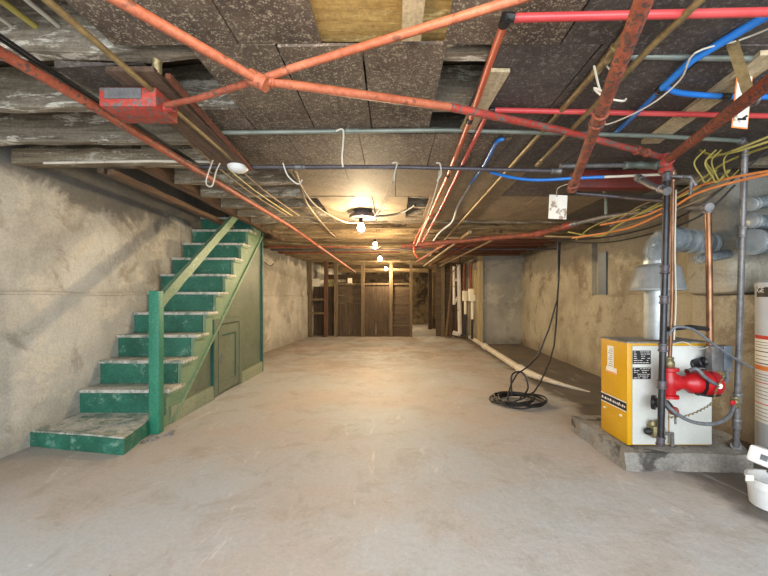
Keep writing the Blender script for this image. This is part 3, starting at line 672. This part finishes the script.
for i, zz in enumerate((.62, 1.0)):
    MB().box((P(310,VY,10.2).x,10.17,zz), (P(326,VY,10.2).x,10.22,zz+.06), jit=.004).build('wooden_rung', POST, label=('lower','upper')[i]+' wooden rail between the two leftmost far posts', cat='rail')
MB().box((P(309,VY,10.6).x+.13,10.6,0), (P(336,VY,10.6).x,10.64,1.4), jit=.006).build('dark_board', BOARD_D, label='dark board panel behind the leftmost far posts', cat='board')
for k, (px, w_, h_, m_) in enumerate(((350,.12,.14,CREAM), (314,.2,.22,CREAM), (330,.16,.2,YELLOW_W))):
    x = P(px,VY,10.36).x; z0 = ZB+.05 if k == 0 else 1.4; yy = 10.31 if k == 0 else 10.56
    MB().box((x-w_/2,yy,z0), (x+w_/2,yy+.07,z0+h_), bev=.005, jit=.004).build('stored_box', m_, label=['small pale box on top of the dark partition','pale box behind the leftmost posts','yellowish box behind the reddish post'][k], cat='box')
# boards behind the partition
for k, (y0, mt) in enumerate(((1.5,BOARD_DX), (1.75,TRIMMER))):
    MB().beam((XL(12)+.05,12,y0), (.4,12,y0), .03, .16, .005).build('back_board', BOARD_DX, label=('lower','upper')[k]+' rough board seen above the partition', cat='board')
# the far room
post(430, 12.6, .12, 240, 'dark post standing in the room beyond the doorway', BOARD_D)
MB().box((P(433,VY,13).x,13,0), (P(445,VY,13).x+.1,13.06,1.75), jit=.01).build('tall_board', POST, label='tall board panel standing beyond the doorway', cat='board')
MB().box((P(432,VY,12.9).x,12.8,0), (P(443,VY,12.9).x,12.95,.35), jit=.01).build('wooden_crate', BOARD_DX, label='dark low crate on the floor beyond the doorway', cat='crate')
MB().box((P(413,VY,15).x,14.9,0), (P(424,VY,15).x,15.2,.2), bev=.03).build('stone_block', STONE_FAR, label='rubble block at the foot of the far stone wall', cat='block')
# right of the doorway
post(443, 10.3, .09, 262, 'post at the right side of the far doorway')
post(450, 10.0, .07, 264, 'leaning reddish board by the white drain pipes', REDBOARD, px2=452)
post(446, 9.9, .04, 266, 'thin stick leaning by the doorway post', POST, px2=453)
post(456, 10.15, .05, 262, 'dark thin post behind the white drain pipes', BOARD_D)
MB().box((1.20,10.36,0), (2.05,10.40,2.06), jit=.004).build('back_boarding', BOARD_DX, label='dark boarding behind the white drain pipes', cat='boarding')
# side wall near the boxes (runs in depth)
MB().box((2.0,8.74,0), (2.06,10.36,2.06)).build('wall_service', WALL_R, kind='structure')
MB().box((1.99,8.60,0), (2.10,8.72,2.06), bev=.004).build('trim_1', TRIMW, kind='structure')
# drain pipes
dp = root('drain_pipe', P(459,337,9.75), 'white plastic drain pipe standing at the far right', 'pipe')
X = lambda px, Y: P(px,VY,Y).x
MB().tube([(X(460,9.7),9.7,.12), (X(458.5,9.7),9.7,1.95)], .055, 12).build('stack', WHITEPIPE, dp, smooth=True)
MB().tube([(X(454,9.7),9.7,.9), (X(454,9.7),9.7,1.9)], .035, 12).build('branch', WHITEPIPE, dp, smooth=True)
MB().tube([(X(454,9.7),9.7,.92), (X(458,9.7),9.7,1.1)], .035, 12).build('branch', WHITEPIPE, dp, smooth=True)
MB().tube([(X(454,9.7),9.7,1.55), (X(458,9.7),9.7,1.55)], .035, 12).build('branch', WHITEPIPE, dp, smooth=True)
MB().tube([(X(460,9.7),9.7,.12), (X(453,9.7),9.7,.16)], .06, 12).build('elbow', WHITEPIPE, dp, smooth=True)
for k, (px, Y) in enumerate(((465,9.5), (472,9.0))):
    rt = root('meter_box', (X(px,Y), Y, .9), ('smaller left','larger right')[k]+' cream electrical box on the service wall', 'electrical box')
    w_ = .13+.03*k; x = X(px,Y)
    MB().box((x-w_/2,Y-.05,1.0), (x+w_/2,Y+.05,1.26+.04*k), bev=.01).build('box_body', CREAM, rt, smooth=True)
    MB().tube([(x+.01,Y,1.0), (x+.01,Y,.66-.1*k)], .035, 10).build('conduit', CREAM, rt, smooth=True)
    MB().tube([(x-.02,Y,1.26), (x-.03,Y,1.6), (x-.01,Y,1.95)], .03, 10).build('upper_conduit', RUST, rt, smooth=True)
    MB().tube([(x+.01,Y,.66-.1*k), (x,Y,.3), (x,Y,.08)], .03, 10).build('lower_cable', BLACKP, rt, smooth=True)
MB().box((1.95,8.8,1.15), (2.0,9.1,1.75), bev=.004).build('wall_board', TRIMW, label='pale board on the service wall beside the pier', cat='board')
cord([P(461,255,8.0), P(458,265,8.2), P(450,274,8.6), P(445,268,8.9)], .012, BLACK, 'thick cable hanging loose above the white drain pipes', 'wire', 5)
MB().box((.95,6.6,2.02), (2.7,6.72,2.058)).box((.95,7.5,2.02), (2.7,7.62,2.058)).build('red_batten', REDWOOD, label='reddish battens under the far right ceiling', cat='batten')
for k, Y in enumerate((6.1, 7.0, 8.0)):
    MB().box((.85,Y,2.035), (2.75,Y+.34,2.052), jit=.006).build('red_board', REDWOOD, label='reddish board under the far right ceiling, %s from the camera' % ORD[k], cat='board')

# floor pipe
fp = [FL(470,339), FL(485,349), FL(503,361), FL(521,373.5), FL(535,380)]
for i, p in enumerate(fp): p.z = .055
rt = root('floor_pipe', fp[0]-Vector((0,0,.055)), 'long white pipe lying on the floor along the right side', 'pipe')
MB().tube([p.copy() for p in fp[:4]], .052, 14).build('tube', WHITEPIPE, rt, smooth=True)
b = MB(); fitting(b, fp[1], fp[2]-fp[1], .066, .18); b.build('collar', WHITEPIPE, rt, smooth=True)
e = [fp[3], fp[4], FL(560,386.5)+Vector((0,0,.03)), FL(590,392)+Vector((0,0,.0))]
MB().tube(e, [.062,.055,.035,.008], 14, 4).build('mortared_end', WHITEPIPE, rt, smooth=True, plabel='white mortar-covered end of the floor pipe')
b = MB(); fitting(b, fp[3], fp[3]-fp[2], .068, .12); b.build('collar', WHITEPIPE, rt, smooth=True)

# cable coil
cc = FL(516,404.5); pts = []
rt = root('cable_coil', cc, 'coil of black cable on the floor with ends rising to the pipes', 'cable')
def coil(ph, loops, r0, ex, ey, zz):
    out = []
    for i in range(int(loops*18)+1):
        a = ph+2*math.pi*i/18; r = r0+.045*math.sin(i*.37+ph)
        out.append(cc+Vector((ex+r*math.cos(a), ey+r*.95*math.sin(a), zz+.012*(1+math.sin(i*.9+ph))+.0006*i)))
    return out
ca = coil(0.4, 4.6, .235, .02, 0, .006); cb = coil(2.2, 3.4, .20, -.04, .03, .02)
top = P(558,242,4.05)
ends = [P(509,391,3.75), P(517,374,3.8), P(538,356,3.85), P(557,300,3.95), P(558,262,4.02), top]
MB().tube(ca+ends, .0085, 6, 2).build('cable_length', BLACK, rt, smooth=True)
ends2 = [P(534,392,3.72), P(545,372,3.8), P(554,346,3.85), P(557.5,300,3.97), P(559.5,260,4.03), top+Vector((.02,0,.02))]
MB().tube(cb+ends2, .0085, 6, 2).build('cable_length', BLACK, rt, smooth=True)
loop = [P(512,396,3.7), P(512,380,3.7)+Vector((0,0,.05)), P(523,376,3.75)+Vector((0,0,.03)), P(528,388,3.7), P(520,398,3.6)]
MB().tube(loop, .0085, 6, 6).build('cable_length', BLACK, rt, smooth=True)

# ================================================================ boiler on its pad
b = MB(); b.prism([(1.47,2.34,0), (2.23,2.30,0), (2.42,2.66,0), (2.42,3.06,0), (1.47,3.06,0)], (0,0,.12))
bmesh.ops.subdivide_edges(b.bm, edges=b.bm.edges, cuts=7, use_grid_fill=True); b.rough(.022, 8)
for v_ in b.bm.verts: v_.co.z = max(v_.co.z, 0)
b.build('concrete_pad', PAD, label='rough concrete pad under the yellow boiler', cat='concrete pad')
bo = root('boiler', (1.815,2.58,.12), 'yellow and grey boiler on the concrete pad', 'boiler')
x0, x1, y0, y1, z0, z1 = 1.54, 2.09, 2.42, 2.74, .125, .80
MB().box((x0,y0+.012,z0), (x1,y1,z1), bev=.006).build('casing', YELLOW, bo, smooth=True)
MB().box((x0-.002,y0+.01,z1-.004), (x1+.002,y1+.002,z1+.006)).build('top_cover', PAD, bo, plabel='dusty grey top cover')
xa, xb, xc = P(634,VY,2.42).x, P(664,VY,2.42).x, P(669,VY,2.42).x
fp_ = MB().box((x0+.028,y0,z0+.01), (1.80,y0+.014,z1-.02), bev=.003).build('front_panel', ENAMEL, bo, smooth=True)
MB().box((1.81,y0,z0+.01), (x1-.004,y0+.014,z1-.02), bev=.003).build('front_panel', ENAMEL, bo, smooth=True)
b = MB(); zc = [H-(350.5-VY)*2.42/F_PX, H-(364-VY)*2.42/F_PX, H-(367.5-VY)*2.42/F_PX, H-(379-VY)*2.42/F_PX]
lx0, lx1 = P(632.5,VY,2.42).x, P(650.5,VY,2.42).x
for k in range(2):
    pl = MB().box((lx0,y0-.004,zc[2*k+1]), (lx1,y0,zc[2*k]), bev=.001).build('data_plate', INK, bo)
    b = MB(); nl = 6
    for j in range(nl):
        zz = zc[2*k]-(zc[2*k]-zc[2*k+1])*(j+.6)/(nl+.3); xx = lx0+.006; 
        while xx < lx1-.016:
            w_ = random.uniform(.006,.022)
            if random.random() < .8: b.box((xx,y0-.0052,zz-.0018), (min(xx+w_,lx1-.006),y0-.004,zz+.0018))
            xx += w_+.005
    b.build('print', LABEL, pl)
# yellow side: sticker, band, screws
def sideP(px, py):
    Y = 370*1.54/(VX-px) if px < VX else F_PX*x0/(px-VX); return Y, H-(py-VY)*Y/F_PX
def side_quad(px0, py0, px1, py1, th=.002):
    Ya, za = sideP(px0, py0); Yb, zb_ = sideP(px1, py1); return (x0-th, min(Ya,Yb), min(za,zb_)), (x0, max(Ya,Yb), max(za,zb_))
s_ = MB().box((x0-.002,2.585,.60), (x0,2.655,.755)).build('instruction_sticker', LABEL, bo)
b = MB()
for j in range(9): b.box((x0-.0026,2.592,.612+j*.015), (x0-.002,2.645-.01*(j%3),.616+j*.015))
b.build('print', GREY_W, s_)
s_ = MB().box((x0-.0022,2.55,.565), (x0,2.67,.605)).build('warning_sticker', LABEL, bo)
MB().box((x0-.003,2.55,.567), (x0-.0022,2.665,.575)).build('print', ORINK, s_)
s_ = MB().box((x0-.003,y0+.02,.345), (x0,y1-.01,.40)).build('brand_band', BLACK, bo, plabel='black band with pale lettering marks')
b = MB()
for j in range(14):
    yy = y0+.03+j*.02; hh = (.012,.02,.008,.026,.014)[j%5]; b.box((x0-.0038,yy,.37-hh/3), (x0-.003,yy+.011,.37+hh/2), rot=Matrix.Rotation(.5,3,'X'))
b.box((x0-.0036,y0+.02,.340), (x0-.002,y1-.01,.346)).box((x0-.0036,y0+.02,.399), (x0-.002,y1-.01,.405)); b.build('print', LABEL, s_)
for yy in (2.50, 2.69):
    MB().lathe((x0,yy,.30), [(.008,0),(.008,.004),(.004,.006)], (-1,0,0), 10).box((x0-.006,yy-.012,.296), (x0-.002,yy+.012,.304)).build('screw', LABEL, bo)
# gas valve, part of the boiler
gv = MB().box((1.655,2.35,.20), (1.735,2.42,.275), bev=.008).build('gas_valve', BRASS, bo, smooth=True)
MB().lathe((1.67,2.385,.275), [(.02,0),(.02,.02),(.012,.03)]).lathe((1.715,2.385,.275), [(.014,0),(.014,.03),(.01,.035)]).build('valve_cap', BRASS, gv, smooth=True)
MB().lathe((1.655,2.385,.235), [(.022,0),(.022,.02),(.016,.03)], (-1,0,0)).build('valve_knob', BLACK, gv, smooth=True)
MB().tube([(1.735,2.385,.22), (1.80,2.385,.22), (1.80,2.385,.14)], .012, 10).build('valve_pipe', STEEL, gv, smooth=True)
# flue
fl = root('flue_pipe', (1.89,2.60,.80), 'galvanised flue pipe with a flared draft hood behind the boiler', 'flue')
fx, fy = 1.87, 2.62
def zat(py, Y=2.62): return H-(py-VY)*Y/F_PX
MB().tube([(fx,fy,.79), (fx,fy,zat(290))], .082, 24).build('stack', GALV, fl, smooth=True)
MB().lathe((fx,fy,zat(291)), [(.088,0), (.168,.004), (.172,.018), (.166,.03), (.138,.16), (.125,.175), (.088,.19), (.085,.22)], (0,0,1), 32).build('draft_hood', GALV, fl, smooth=True)
zt = zat(239)
el = [Vector((fx,fy,zat(263))), Vector((fx,fy,zt-.09)), Vector((fx+.015,fy,zt-.045)), Vector((fx+.05,fy+.005,zt-.012)), Vector((fx+.10,fy+.01,zt)), Vector((fx+.16,fy+.02,zt+.002))]
MB().tube(el, .086, 24).build('elbow', GALVDK, fl, smooth=True)
MB().tube([el[-1]-Vector((.02,0,0)), Vector((2.25,2.80,zt+.005)), Vector((2.62,2.98,zt+.01))], .083, 24).build('duct', GALVDK, fl, smooth=True)
b = MB()
for t_ in (.02,.28,.5,.75):
    p = el[-1].lerp(Vector((2.62,2.98,zt+.01)), t_); fitting(b, p, (1,.27,0), .088, .035)
b.build('seam_band', GALV, fl, smooth=True)
MB().tube([P(698,259,2.72), P(728,254,2.80)], .035, 12).build('small_duct', GALVDK, smooth=True, label='small foil-wrapped duct tucked under the horizontal flue', cat='duct')
# silver stubs at the right
for k, (py, r) in enumerate(((204,.042), (221,.045), (242,.078))):
    p = P(750,py,2.5); q = Vector((2.95,2.62,p.z+(.10 if k == 0 else 0)))
    rt = root('silver_duct', p, ['upper small','middle small','lower large'][k]+' silver duct end at the right edge before the chimney', 'duct')
    MB().tube([p, q], r, 18).build('tube', GALVDK, rt, smooth=True)
    b = MB(); fitting(b, p+Vector((.02,0,0)), q-p, r*1.12, .05); b.build('collar', GALV, rt, smooth=True)
# wall patch board
MB().box((2.905,5.05,1.12), (2.93,5.24,1.72)).build('wall_patch', GREYBOX, label='bluish grey metal strip set in the right wall', cat='metal strip')

# risers
rt = root('black_riser', P(664,447,2.2), 'black iron gas pipe standing in front of the boiler', 'pipe')
a, c_ = P(667,172,2.22), P(660.5,445,2.2)
MB().tube([a, c_], .0185, 14).build('tube', BLACKP, rt, smooth=True)
for t_ in (.02, .36, .47, .645, .78, .985):
    b = MB(); fitting(b, a.lerp(c_, t_), c_-a, .026, .05); b.build('coupling', STEELDK, rt, smooth=True)
pipe('copper_pipe', [P(673,176,2.28), P(672,300,2.3), P(669.5,366,2.3)], .011, COPPER, 'thin copper pipe right behind the black riser', fits=[0])
cord([P(676,190,2.3), P(675,250,2.26), P(676,300,2.25), P(674,340,2.25)], .004, WHITE_W, 'white wire running down beside the thin copper pipe', 'wire')
pipe('copper_pipe', [P(708,208,2.36), P(709.5,290,2.36), P(710,348,2.36)], .019, COPPER, 'tall copper pipe between the riser and the grey box', fits=[0], fmat=STEEL, fr=1.35)
pipe('iron_elbow', [P(710,345,2.36), P(710,357,2.36), P(706,362,2.36), P(699,363,2.40)], .026, BLACKP, 'dark iron elbow below the tall copper pipe', fits=[3])
pipe('iron_pipe', [P(668,329,2.32), P(690,327,2.32), P(708,329,2.36)], .014, BLACKP, 'short black pipe linking riser and copper pipe', fits=[0])
a, c_ = P(745,146,2.22), P(736,446,2.40)
pipe('steel_riser', [P(741,141,2.2), a, c_], .0175, STEEL, 'tall grey steel pipe at the right of the boiler', fits=[1, (a.lerp(c_,.27), c_-a), (a.lerp(c_,.83), c_-a), (a.lerp(c_,.92), c_-a)], fr=1.4)
MB().tube([c_, c_+Vector((0,.0,-.0)), c_+Vector((.02,.03,-.02)), c_+Vector((.08,.1,.02))][0:1]+[c_+Vector((.004,.01,-.008)), c_+Vector((.05,.06,-.002))], .03, 12).build('iron_elbow', STEEL, smooth=True, label='galvanised elbow at the foot of the steel pipe', cat='pipe fitting')
# brass cock with red handle
p = P(735,402,2.37)
rt = root('valve', p, 'brass valve with a red handle on the steel pipe', 'valve')
MB().lathe(p-Vector((0,0,.035)), [(.022,0),(.027,.01),(.02,.02),(.027,.035),(.02,.05),(.026,.06),(.022,.07)]).build('body', BRASS, rt, smooth=True)
MB().box(p+Vector((-.05,-.03,-.012)), p+Vector((-.02,-.015,.016)), bev=.004).build('handle', REDSHINY, rt, smooth=True)
# circulator pump
pu = root('circulator_pump', P(669,400,2.29), 'bright red circulator pump in front of the boiler', 'pump')
pc = P(669,382,2.29)
MB().lathe(pc-Vector((0,0,.10)), [(.03,0),(.052,.004),(.052,.02),(.034,.026),(.040,.06),(.048,.09),(.048,.115),(.034,.165),(.052,.172),(.052,.19),(.03,.194)]).build('volute', REDSHINY, pu, smooth=True)
ax = (P(715,383,2.29)-pc).normalized(); ax = Vector((ax.x, -.02, -.03)).normalized()
MB().lathe(pc, [(.05,.0),(.055,.04),(.04,.07),(.045,.10),(.066,.125),(.066,.17),(.06,.18),(.074,.185),(.076,.27),(.068,.285),(.02,.29)], ax).build('motor', REDSHINY, pu, smooth=True)
b = MB()
for t_ in (.178, .232): fitting(b, pc+ax*t_, ax, .078, .012)
b.build('motor_band', BLACK, pu, smooth=True)
MB().tube([pc+ax*.12+Vector((0,-.05,-.055)), pc+ax*.2+Vector((0,-.06,-.065)), pc+ax*.27+Vector((0,-.05,-.06))], .006, 8, 4).build('rail', BLACK, pu, smooth=True)
q = pc+ax*.245+Vector((0,-.074,.0)); MB().lathe(q, [(.016,0),(.016,.003),(.01,.004)], (0,-1,0), 16).build('badge', LABEL, pu)
MB().box(pc+ax*.13+Vector((-.02,-.02,.055)), pc+ax*.23+Vector((0,.03,.085)), bev=.01).build('terminal_box', DARKRED, pu, smooth=True)
b = MB(); b.lathe(pc+Vector((0,0,.094)), [(.026,0),(.03,.01),(.03,.03),(.022,.045),(.026,.05),(.026,.06)]); b.build('union_nut', BRASS, pu, smooth=True)
b = MB(); b.lathe(P(652,402,2.36), [(.045,0),(.045,.02),(.03,.025),(.03,.06)], (.7,-.7,0)); b.tube([P(654,402,2.34), P(664,402,2.30), P(672,410,2.30)], .022, 12, 4)
b.build('iron_elbow', BLACKP, smooth=True, label='black iron elbow on the boiler front below the pump', cat='pipe fitting')
p = P(674,410,2.27); b = MB(); b.lathe(p-Vector((.02,0,0)), [(.02,0),(.026,.01),(.026,.03),(.018,.04)], (1,0,-.3)); b.build('drain_valve', REDP, smooth=True, label='small red drain valve below the pump', cat='valve')
MB().tube([P(675,412,2.27), P(675.5,424,2.27)], .006, 8).build('valve_lever', STEEL, smooth=True, label='small steel lever hanging from the red drain valve', cat='lever')
# grey electrical box
p0, p1 = P(713,372,2.30), P(733,346,2.30)
rt = root('switch_box', p0, 'blue-grey metal switch box right of the boiler', 'electrical box')
MB().box((p0.x+.07,2.30,p0.z), (p1.x,2.37,p1.z), bev=.004).build('box_body', GREYBOX, rt, smooth=True)
MB().box((p0.x,2.305,p0.z+.003), (p0.x+.07,2.36,p1.z-.003), bev=.004).build('lit_left_side', STEEL, rt, smooth=True)  # lighter tone of the left part paints in light falling on that side
MB().box((p0.x+.08,2.297,p0.z+.008), (p1.x-.01,2.30,p0.z+.03)).build('nameplate', STEEL, rt)
# flexible conduits
def flex(pts, r, lab): MB().tube(pts, r, 8, 7).build('flexible_conduit', GREY_W, smooth=True, label=lab, cat='conduit')
flex([P(669,335,2.24), P(676,327,2.22), P(694,330,2.22), P(713,344,2.22), P(734,358,2.24), P(752,368,2.34)], .008, 'grey cable arching over the boiler front to the right')
flex([P(727,372,2.29), P(726,381,2.26), P(718,385,2.22), P(705,377,2.20), P(697,369,2.21), P(690,370,2.24)], .011, 'grey conduit looping from the switch box to the pump')
flex([P(664,400,2.25), P(672,410,2.20), P(690,421,2.2), P(712,424,2.2), P(727,418,2.25), P(734,406,2.34)], .011, 'grey conduit drooping below the pump to the steel pipe')
b = MB(); ch = spline([P(724,375,2.2), P(716,390,2.19), P(712,402,2.19), P(700,410,2.2), P(684,416,2.22), P(668,417,2.25)], 8)
for i, p in enumerate(ch):
    b.lathe(p-Vector((0,0,.004)), [(.003,0),(.006,.002),(.006,.006),(.003,.008)], ((1,0,0),(0,0,1))[i%2], 8)
b.tube(ch, .002, 5); b.build('bead_chain', BRASS, smooth=True, label='curly chain hanging beside the red pump', cat='chain')
cord([P(671,345,2.3), P(684,342,2.3), P(698,349,2.3), P(708,347,2.33)], .003, WHITE_W, 'thin pale wire across the boiler front top', 'wire')

# water heater
hx, hy, hr = 2.645, 2.42, .20
wh = root('water_heater', (hx,hy,0), 'tall light grey water heater at the right edge', 'water heater')
MB().lathe((hx,hy,.03), [(hr-.006,0),(hr,.01),(hr,1.13),(hr-.002,1.14)], seg=40).build('tank', HEATER, wh, smooth=True)
MB().lathe((hx,hy,1.165), [(hr+.004,0),(hr+.004,.03),(hr-.02,.045),(.03,.055)], seg=40).build('top_cap', HEATER, wh, smooth=True)
MB().lathe((hx,hy,0), [(hr-.03,0),(hr-.03,.03)], seg=30).build('base_ring', STEELDK, wh, smooth=True)
def band(z0, z1, r, mat, nm, a0=-3.75, a1=-2.2, par=wh):
    b = MB(); ns = 20; g = []
    for i in range(ns+1):
        a = a0+(a1-a0)*i/ns; g.append((b.bm.verts.new((hx+r*math.cos(a),hy+r*math.sin(a),z0)), b.bm.verts.new((hx+r*math.cos(a),hy+r*math.sin(a),z1))))
    for i in range(ns): b.bm.faces.new((g[i][0], g[i+1][0], g[i+1][1], g[i][1]))
    return b.build(nm, mat, par, smooth=True)
def hz(py): return H-(py-VY)*(2.25)/F_PX
lb = band(hz(434), hz(339), hr+.0012, LABEL, 'label_sheet')
for (ya, yb, m_) in ((343,339,REDINK), (357,356,INK), (370,369,INK), (377,372,ORINK), (391,390,REDINK), (414,413,REDINK)):
    band(hz(ya), hz(yb), hr+.002, m_, 'stripe', -3.75, -2.2, lb)
b = None
for py in (346,349,352,361,365,381,384,387,395,399,403,407,418,422,426,430):
    band(hz(py+.7), hz(py), hr+.002, GREY_W, 'print_line', -3.66, -3.1, lb)
lg = band(hz(297), hz(284), hr+.0015, BLACK, 'logo_plate', -3.58, -2.5)
ang = -3.36
text_mesh('logo_letters', 'GE', .05, (hx+(hr+.003)*math.cos(ang), hy+(hr+.003)*math.sin(ang), hz(289.5)), (math.pi/2, 0, ang+math.pi/2), LABEL, lg)

# bucket with pump unit
bx, by = 2.0, 1.94
bk = root('bucket', (bx,by,0), 'white plastic bucket on the floor at the right edge', 'bucket')
MB().lathe((bx,by,0), [(.085,0),(.098,.004),(.106,.10),(.112,.102),(.112,.118),(.108,.135),(.116,.137),(.116,.147),(.104,.147),(.096,.03),(.0,.03)], seg=36).build('pail', WHITEP, bk, smooth=True)
p = P(763,459,1.86)
un = root('pump_unit', p-Vector((0,0,.05)), 'white boxy appliance with slots propped on the bucket', 'appliance')
R_ = Matrix.Rotation(math.radians(17),3,'Y') @ Matrix.Rotation(math.radians(28),3,'Z')
cs = p+Vector((.075,.03,-.01))
MB().box(cs-Vector((.14,.055,.042)), cs+Vector((.14,.055,.042)), bev=.014, rot=R_).build('casing', WHITEP, un, smooth=True)
b = MB()
for k in range(3):
    c = cs+R_@Vector((-.08+k*.06, -.056, .018)); b.box(c-Vector((.018,.002,.003)), c+Vector((.018,.002,.003)), rot=R_)
for k in range(2):
    c = cs+R_@Vector((-.05+k*.07, 0, .0455)); b.box(c-Vector((.025,.03,.001)), c+Vector((.025,.03,.001)), rot=R_)
c = cs+R_@Vector((-.1405,-.01,-.0)); b.box(c-Vector((.001,.014,.014)), c+Vector((.002,.014,.014)), rot=R_)
b.build('slots', GREY_W, un)
b = MB(); b.tube([cs+Vector((-.02,-.02,-.05)), cs+Vector((.02,-.03,-.10)), cs+Vector((.06,-.02,-.17))], .016, 8); b.build('bracket', BLACK, un, smooth=True)
MB().tube([cs+Vector((-.05,-.03,-.05)), cs+Vector((.0,-.05,-.10)), cs+Vector((.05,-.05,-.13))], .009, 8).build('bracket', STEEL, un, smooth=True)
MB().box(P(746,481,1.84), P(754,475,1.84)+Vector((0,.004,0))).build('paper_tab', PAPER, un)

# ================================================================ bulbs
bulbs = [(361,228,4.02), (375,246,5.44), (380,259,7.3), (386,269,9.9)]
names = ['nearest', 'second', 'third', 'farthest']
for k, (px, py, Y) in enumerate(bulbs):
    p = P(px, py, Y); r = .04
    rt = root('light_bulb', p+Vector((0,0,.06)), '%s glowing bare bulb of the row down the room' % names[k], 'light bulb', 'bare bulbs down the room')
    MB().lathe(p-Vector((0,0,r)), [(.002,0),(r*.6,.006),(r*.95,r*.6),(r,r),(r*.9,r*1.5),(r*.5,r*2.2),(.014,r*2.6)], seg=20).build('glass', GLOW, rt, smooth=True)
    MB().lathe(p+Vector((0,0,.052)), [(.016,0),(.02,.004),(.02,.04),(.012,.05)], seg=16).build('socket', BLACK, rt, smooth=True)
    ld = bpy.data.lights.new('bulb_light', 'POINT'); ld.energy = BULB_POWER[k]; ld.color = BULB_COL; ld.shadow_soft_size = .045
    lo = bpy.data.objects.new('bulb_light', ld); COL.objects.link(lo); lo.parent = rt; lo.location = (0,0,-.06-r-.035)
    if k:
        MB().tube([p+Vector((0,0,.1)), p+Vector((.0,0,DECK_Z-p.z))], .005, 6).build('bulb_cord', BROWN_W, smooth=True, label='cord holding the %s bulb' % names[k], cat='cord')
bp = Vector((-.07,12.9,1.86))  # unseen bulb added to brighten the room behind the partition
rt = root('light_bulb', bp+Vector((0,0,.06)), 'added bare bulb hidden in the room beyond the partition', 'light bulb')
MB().lathe(bp-Vector((0,0,.034)), [(.002,0),(.02,.006),(.032,.02),(.034,.034),(.03,.05),(.017,.075),(.014,.09)], seg=20).build('glass', GLOW, rt, smooth=True)
MB().lathe(bp+Vector((0,0,.052)), [(.016,0),(.02,.004),(.02,.04),(.012,.05)], seg=16).build('socket', BLACK, rt, smooth=True)
MB().tube([bp+Vector((0,0,.1)), Vector((bp.x,bp.y,DECK_Z))], .005, 6).build('bulb_cord', BROWN_W, smooth=True, label='cord holding the added bulb beyond the partition', cat='cord')
ld = bpy.data.lights.new('bulb_light', 'POINT'); ld.energy = 85; ld.color = BULB_COL; ld.shadow_soft_size = .045
lo = bpy.data.objects.new('bulb_light', ld); COL.objects.link(lo); lo.parent = rt; lo.location = (0,0,-.14)
p = P(363,217,4.05)
b = MB(); b.lathe(p-Vector((0,0,.02)), [(.11,0),(.15,.008),(.15,.04),(.10,.05),(.10,CEIL_Z-p.z+.02)], seg=8)
b.build('ceiling_fixture', STEELDK, smooth=False, label='dark octagonal ceiling fixture above the nearest bulb', cat='light fixture')
MB().tube([P(355,218,4.0), P(388,214,4.0)+Vector((.1,0,0)), P(415,205,3.7)], .012, 6, 4).build('fixture_cable', BLACK, smooth=True, label='dark cable curving right from the octagonal fixture', cat='cable')
# bulb above the camera (outside the frame)
ld = bpy.data.lights.new('near_bulb_light', 'POINT'); ld.energy = NEAR_BULB_POWER; ld.color = (1,.74,.42); ld.shadow_soft_size = .06
lo = bpy.data.objects.new('near_bulb_light', ld); COL.objects.link(lo); lo.location = (-.05,.62,1.86)
